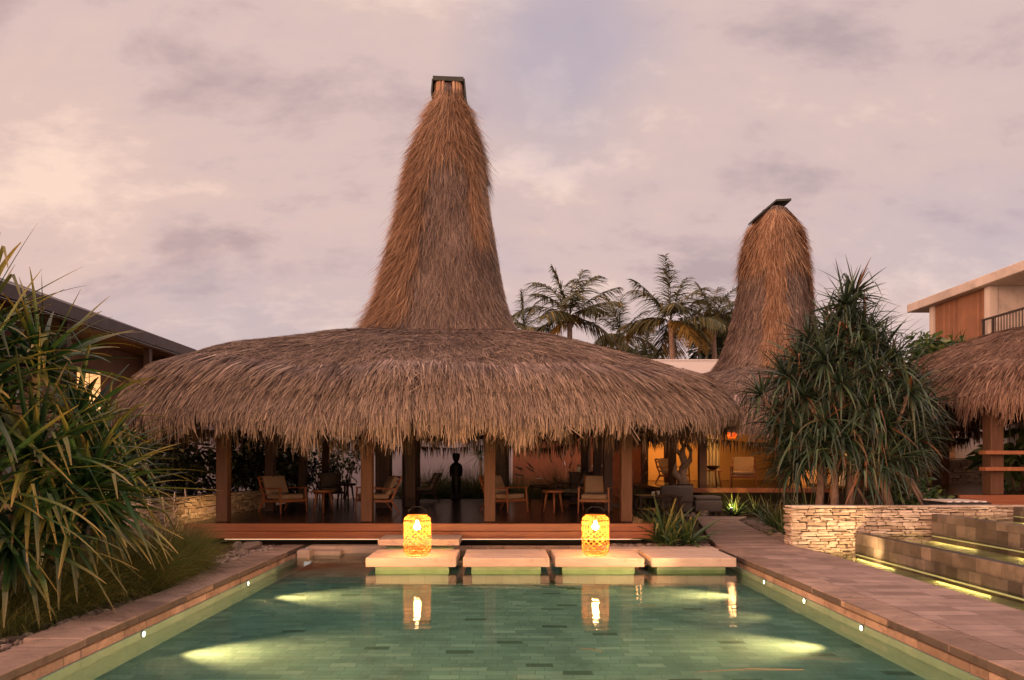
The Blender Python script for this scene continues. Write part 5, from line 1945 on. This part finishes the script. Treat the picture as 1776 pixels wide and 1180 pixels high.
def fern_on_ledge():
    leaf_cluster('leafy_shrub', 'bright green shrub growing up to the villa ledge, above the right thatch roof', (14.9, 24.2, 5.35), (0.85, 0.8, 0.75), 900, 0.22, 'leaf', stem_to=G)
    strap_plant('fern', 'small reddish palm on the villa ledge before the wooden panel', 15.6, 23.6, 5.6, 22, 0.6, 0.04, 80, 0.8)
    strap_plant('fern', 'taller small palm on the villa ledge, nearer the left pillar', 15.6, 24.15, 5.6, 22, 0.7, 0.04, 80, 0.8)


fern_on_ledge()


def coconut(label, px, py, Y, fl, nf, old, trunk_r=0.14, yaw=0.0, droopk=1.0):
    c = np.array(P(px, py, Y))
    root = thing('coconut_palm', label, 'palm tree', (c[0], c[1], 0.05), group='coconut palms behind the white wall')
    m = MB()
    bx = c[0] + random.uniform(-0.5, 0.5)
    pts = [(bx + (c[0] - bx) * t ** 1.4, c[1], 0.05 + (c[2] - 0.05) * t) for t in np.linspace(0, 1, 9)]
    m.tube(pts, list(np.linspace(trunk_r * 1.3, trunk_r, 9)), 10)
    m.build('trunk', M_['bark'], root, world=True)

    def fronds(n, e0, e1, L0, dr, mat, off):
        i = np.arange(n)
        ph = i * 2.39996 + off + yaw
        el = np.radians(e0 + (e1 - e0) * i / max(n - 1, 1) + rng.normal(0, 7, n))
        d = np.stack([np.cos(ph) * np.cos(el), np.sin(ph) * np.cos(el), np.sin(el)], -1)
        L = L0 * rng.uniform(0.85, 1.12, n)
        K = 14
        path, dirs = leaf_paths(np.repeat(c[None], n, 0), d, L, rng.uniform(0.55, 1.35, n) * dr, K)
        side = nrm(np.cross(d, np.array([0, 0, 1.0])) + rng.normal(0, 0.05, (n, 3)))
        w = np.linspace(0.07, 0.012, K)[None, :] * np.ones((n, 1))
        parts = [(*ribbon(path, side, w), 0)]
        # leaflets
        M = 54
        tt = np.linspace(0.14, 0.99, M)
        idx = tt * (K - 1)
        i0 = np.minimum(idx.astype(int), K - 2)
        fr = (idx - i0)[None, :, None]
        pp = path[:, i0] * (1 - fr) + path[:, i0 + 1] * fr
        dd = nrm(dirs[:, i0] * (1 - fr) + dirs[:, i0 + 1] * fr)
        for s in (-1, 1):
            sd_ = np.repeat(side[:, None, :], M, 1) * s
            ld = nrm(sd_ * 0.9 + dd * (0.55 + 0.5 * tt[None, :, None]) + np.array([0, 0, -0.22]) + rng.normal(0, 0.12, pp.shape))
            ln = (L0 * 0.34) * np.sin(np.pi * (0.12 + 0.80 * tt)) ** 0.7 * rng.uniform(0.85, 1.15, (n, M))
            k = 4
            t4 = np.linspace(0, 1, k)
            lp = pp[:, :, None, :] + ld[:, :, None, :] * (ln[..., None] * t4)[..., None]
            lp[..., 2] -= (ln[..., None] * (t4 ** 2) * rng.uniform(0.25, 0.6, (n, M, 1)))
            lp = lp.reshape(-1, k, 3)
            sv = nrm(np.cross(ld, np.array([0, 0, 1.0])) + rng.normal(0, 0.3, ld.shape)).reshape(-1, 3)
            ww = np.array([0.05, 0.062, 0.042, 0.01])[None, :] * (L0 / 3.0) * np.ones((len(lp), 1))
            parts.append((*ribbon(lp, sv, ww), 0))
        return parts
    npmesh('crown', fronds(nf, 80, -6, fl, droopk * 0.85, 'palm_leaf', 0.3), M_['palm_leaf'], root)
    if old:
        npmesh('old_fronds', fronds(old, 12, -30, fl * 0.9, 1.1, 'palm_old', 1.1), M_['palm_old'], root)
    m = MB()
    for i in range(7):
        a = random.random() * 6.28
        v = Vector((c[0] + 0.22 * math.cos(a), c[1] + 0.22 * math.sin(a), c[2] - 0.22 - 0.1 * random.random()))
        m.lathe([(0.001, -0.13), (0.09, -0.08), (0.11, 0.0), (0.08, 0.09), (0.001, 0.13)], 8, v)
    m.build('coconuts', M_['palm_old'], root, world=True)


coconut('tallest coconut palm, left of the bare-trunked palm, above the roof slope', 988, 548, 37, 3.1, 15, 2, yaw=0.2)
coconut('coconut palm with a bare pale trunk showing above the white wall', 1163, 556, 36, 3.1, 14, 3, yaw=1.5)
coconut('small coconut palm between the two large ones', 1075, 582, 42, 2.5, 13, 1, yaw=0.9)
coconut('small feathery palm just right of the tall spire', 908, 572, 44, 2.3, 11, 1, yaw=2.0)
coconut('dark coconut palm nearest the second spire', 1236, 560, 40, 2.6, 15, 2, yaw=0.5)
coconut('low coconut palm crown above the white wall between the trunks', 1115, 630, 46, 2.6, 12, 1, yaw=0.1)
leaf_cluster('broadleaf_tree', 'dark leafy tree behind the palm nearest the second spire', (P(1250, 600, 46)[0], 46, P(0, 592, 46)[2]), (2.1, 1.5, 2.0), 2600, 0.4, 'leaf_dark', cat='tree', stem_to=G)
leaf_cluster('broadleaf_tree', 'low dark leafy tree behind the white wall, below the palm crowns', (P(1060, 610, 50)[0], 50, P(0, 622, 50)[2]), (3.2, 1.5, 0.9), 2400, 0.35, 'leaf_dark', cat='tree', stem_to=G)


# ------------------------------------------------------------------ rocks, pebbles, garden bits
def icos(sub):
    bm = bmesh.new()
    bmesh.ops.create_icosphere(bm, subdivisions=sub, radius=1)
    V = np.array([v.co[:] for v in bm.verts])
    Fc = [[v.index for v in f.verts] for f in bm.faces]
    bm.free()
    return V, Fc


def pebbles(name, label, pts, size):
    V0, F0 = icos(1)
    m = MB()
    for (x, y, z) in pts:
        s = random.uniform(0.5, 1.4) * size
        sc = np.array([random.uniform(0.8, 1.4), random.uniform(0.8, 1.3), random.uniform(0.45, 0.8)]) * s
        a = random.random() * 6.28
        V = V0 * (1 + rng.normal(0, 0.10, (len(V0), 1))) * sc
        ca, sa = math.cos(a), math.sin(a)
        W = np.stack([V[:, 0] * ca - V[:, 1] * sa + x, V[:, 0] * sa + V[:, 1] * ca + y, V[:, 2] + z + s * 0.25], -1)
        m.add(W.tolist(), F0, False)
    o = m.build(name, M_['pebble'])
    tag(o, label, 'pebbles', kind='stuff')


pb = [(XL - 0.42 - abs(random.gauss(0, 0.28)), random.uniform(5.0, 12.6), G) for _ in range(700)]
pb += [(random.uniform(-4.7, -3.75), random.uniform(10.6, 12.7), G) for _ in range(420)]
pebbles('pebbles', 'pale gravel strip between the left coping and the grass', pb, 0.035)
pb = [(random.uniform(1.65, 3.75), random.uniform(12.2, 12.85), G) for _ in range(420)]
pebbles('pebbles', 'pebble bed behind the right stepping stones below the deck end', pb, 0.045)

V0, F0 = icos(3)
protos = []
for i in range(5):
    ph = rng.random((6, 3)) * 6.28
    fq = rng.normal(0, 2.2, (6, 3))
    disp = sum(0.10 * np.sin((V0 @ fq[k]) + ph[k, 0]) for k in range(6)) + rng.normal(0, 0.02, len(V0))
    V = V0 * (1 + disp[:, None])
    me = bpy.data.meshes.new('rock')
    me.from_pydata(V.tolist(), [], F0)
    me.materials.append(M_['rock'])
    for p in me.polygons: p.use_smooth = True
    protos.append(me)


def rock(x, y, z, s, label, group):
    o = bpy.data.objects.new('rock', random.choice(protos))
    COL.objects.link(o)
    o.location = (x, y, z + s * 0.3)
    o.scale = (s * random.uniform(0.9, 1.4), s * random.uniform(0.9, 1.3), s * random.uniform(0.55, 0.85))
    o.rotation_euler = (random.uniform(-.3, .3), random.uniform(-.3, .3), random.random() * 6.28)
    tag(o, label, 'rock', group)


for i in range(44):
    t = i / 43
    y = 12.8 + 4.3 * t + random.uniform(-0.05, 0.05)
    x = 5.30 + 0.142 * (y - 12.8) + random.uniform(-0.02, 0.14)
    rock(x + 0.05, y, 0.12, random.uniform(0.075, 0.14), 'rubble rock edging the right side of the path before the limestone wall', 'rubble rocks edging the path')
for i in range(22):
    rock(random.uniform(3.9, 5.6), random.uniform(18.75, 19.6), 0.12, random.uniform(0.09, 0.22), 'grey garden rock between the path bend and the lit room', 'garden rocks at the path bend')
for lab, x, y, s in (('large pale rock beside the dark gap under the deck, left of the pool', -4.45, 12.2, 0.16), ('flat pale rock lying on the gravel below the deck corner', -4.75, 12.35, 0.13),
                     ('brown rock at the grass edge by the left coping', -4.35, 11.5, 0.12)):
    rock(x, y, G, s, lab, 'rocks at the deck corner')


def garden_spot():
    r = thing('garden_spotlight', 'small black garden spotlight under the yellow lit plant', 'garden light', (6.22, 18.95, 0.12))
    m = MB()
    m.tube([(0, 0, -0.02), (0, 0, 0.10)], 0.012, 8)
    m.build('spike', M_['metal'], r)
    m = MB()
    m.tube([(0, -0.03, 0.08), (0.02, 0.03, 0.24)], [0.04, 0.045], 12)
    m.build('housing', M_['metal'], r)
    m = MB()
    m.tube([(0.0203, 0.031, 0.2425), (0.021, 0.033, 0.247)], 0.036, 12)
    m.build('lens', M_['lens'], r)
    lamp('SPOT', (6.25, 19.03, 0.40), 60, (1, 0.72, 0.22), 0.04, (6.45, 19.4, 0.5), 120, 0.8, 'garden_light')


garden_spot()


def outdoor_lounge():
    r = thing('outdoor_table', 'low outdoor table with small cups right of the rightmost front post', 'table', (3.9, 17.6, 0.12))
    m = MB()
    m.box(-0.55, 0.55, -0.4, 0.4, 0.62, 0.67)
    m.build('tabletop', M_['dark_wood'], r, bevel=0.006)
    for sx in (-1, 1):
        for sy in (-1, 1):
            m = MB()
            m.box(sx * 0.48 - 0.03, sx * 0.48 + 0.03, sy * 0.33 - 0.03, sy * 0.33 + 0.03, 0, 0.62)
            m.build('leg', M_['dark_wood'], r)
    m = MB()
    m.box(-0.5, 0.5, -0.35, 0.35, 0.28, 0.32)
    m.build('shelf', M_['dark_wood'], r, bevel=0.004)
    for nm, lab, x, y in (('cup', 'small pale cup at the front of the outdoor table', 3.75, 17.4), ('cup', 'small pale cup behind the first one on the outdoor table', 3.95, 17.75)):
        m = MB()
        m.lathe([(0.001, 0), (0.04, 0), (0.045, 0.1), (0.04, 0.1), (0.035, 0.02), (0.001, 0.02)], 14)
        o = m.build(nm, M_['white_ceramic'])
        o.location = (x, y, 0.12 + 0.672)
        tag(o, lab, 'cup', 'cups on the outdoor table')
    for lab, x, w, mt in (('dark outdoor sofa seen from behind, right of the outdoor table', 4.75, 0.9, 'cushion_grey'), ('olive outdoor ottoman right of the dark sofa', 5.65, 0.75, 'cushion')):
        r = thing('outdoor_sofa' if w > 0.8 else 'ottoman', lab, 'sofa' if w > 0.8 else 'ottoman', (x, 19.4, 0.12))
        m = MB()
        m.box(-w / 2, w / 2, -0.35, 0.35, 0.12, 0.45)
        m.build('seat', M_['cushion_grey'], r, bevel=0.05, seg=3, smooth=True)
        m = MB()
        if w > 0.8:
            m.box(-w / 2, w / 2, -0.42, -0.28, 0.40, 0.86)
            m.build('backrest', M_['cushion_grey'], r, bevel=0.05, seg=3, smooth=True)
        else:
            m.box(-w / 2 + .02, w / 2 - .02, -0.33, 0.33, 0.452, 0.56)
            m.build('cushion', M_['grass'] if False else M_['cushion_grey'], r, bevel=0.04, seg=3, smooth=True)
        for sx in (-1, 1):
            for sy in (-1, 1):
                m = MB()
                m.box(sx * (w / 2 - 0.06) - 0.03, sx * (w / 2 - 0.06) + 0.03, sy * 0.28 - 0.03, sy * 0.28 + 0.03, 0, 0.13)
                m.build('foot', M_['dark_wood'], r)


outdoor_lounge()

# a few twigs floating on the pool
for lab, px, py, a, ln in (('thin twig floating near the right lantern reflection', 1110, 1052, 5, 0.35), ('long thin twig floating in the near right of the pool', 1300, 1165, 4, 0.9),
                           ('curved twig floating below the right lantern reflection', 1025, 1128, 150, 0.22), ('twig floating in the right foreground water', 1420, 1145, 170, 0.6)):
    Y = CZ * F / (py - HY)
    x = (px - CX) / F * Y
    m = MB()
    c, s = math.cos(R(a)), math.sin(R(a))
    m.tube([(-ln / 2 * c, -ln / 2 * s, 0.003), (0.02, ln * 0.06, 0.004), (ln / 2 * c, ln / 2 * s, 0.003)], [0.0012, 0.0024, 0.0012], 5)
    o = m.build('twig', M_['twig'])
    o.location = (x, Y, 0.002)
    tag(o, lab, 'twig', 'twigs floating on the pool')

# ------------------------------------------------------------------ render settings
scene.view_settings.view_transform = 'Standard'
scene.view_settings.look = 'None'
scene.view_settings.exposure = 0
scene.view_settings.gamma = 1
scene.render.engine = 'CYCLES'
cy = scene.cycles
cy.max_bounces = 6
cy.diffuse_bounces = 3
cy.glossy_bounces = 3
cy.transmission_bounces = 4
cy.transparent_max_bounces = 12
cy.caustics_reflective = False
cy.caustics_refractive = False
cy.sample_clamp_indirect = 12
try:
    cy.use_denoising = True
    cy.denoiser = 'OPENIMAGEDENOISE'
except Exception:
    pass
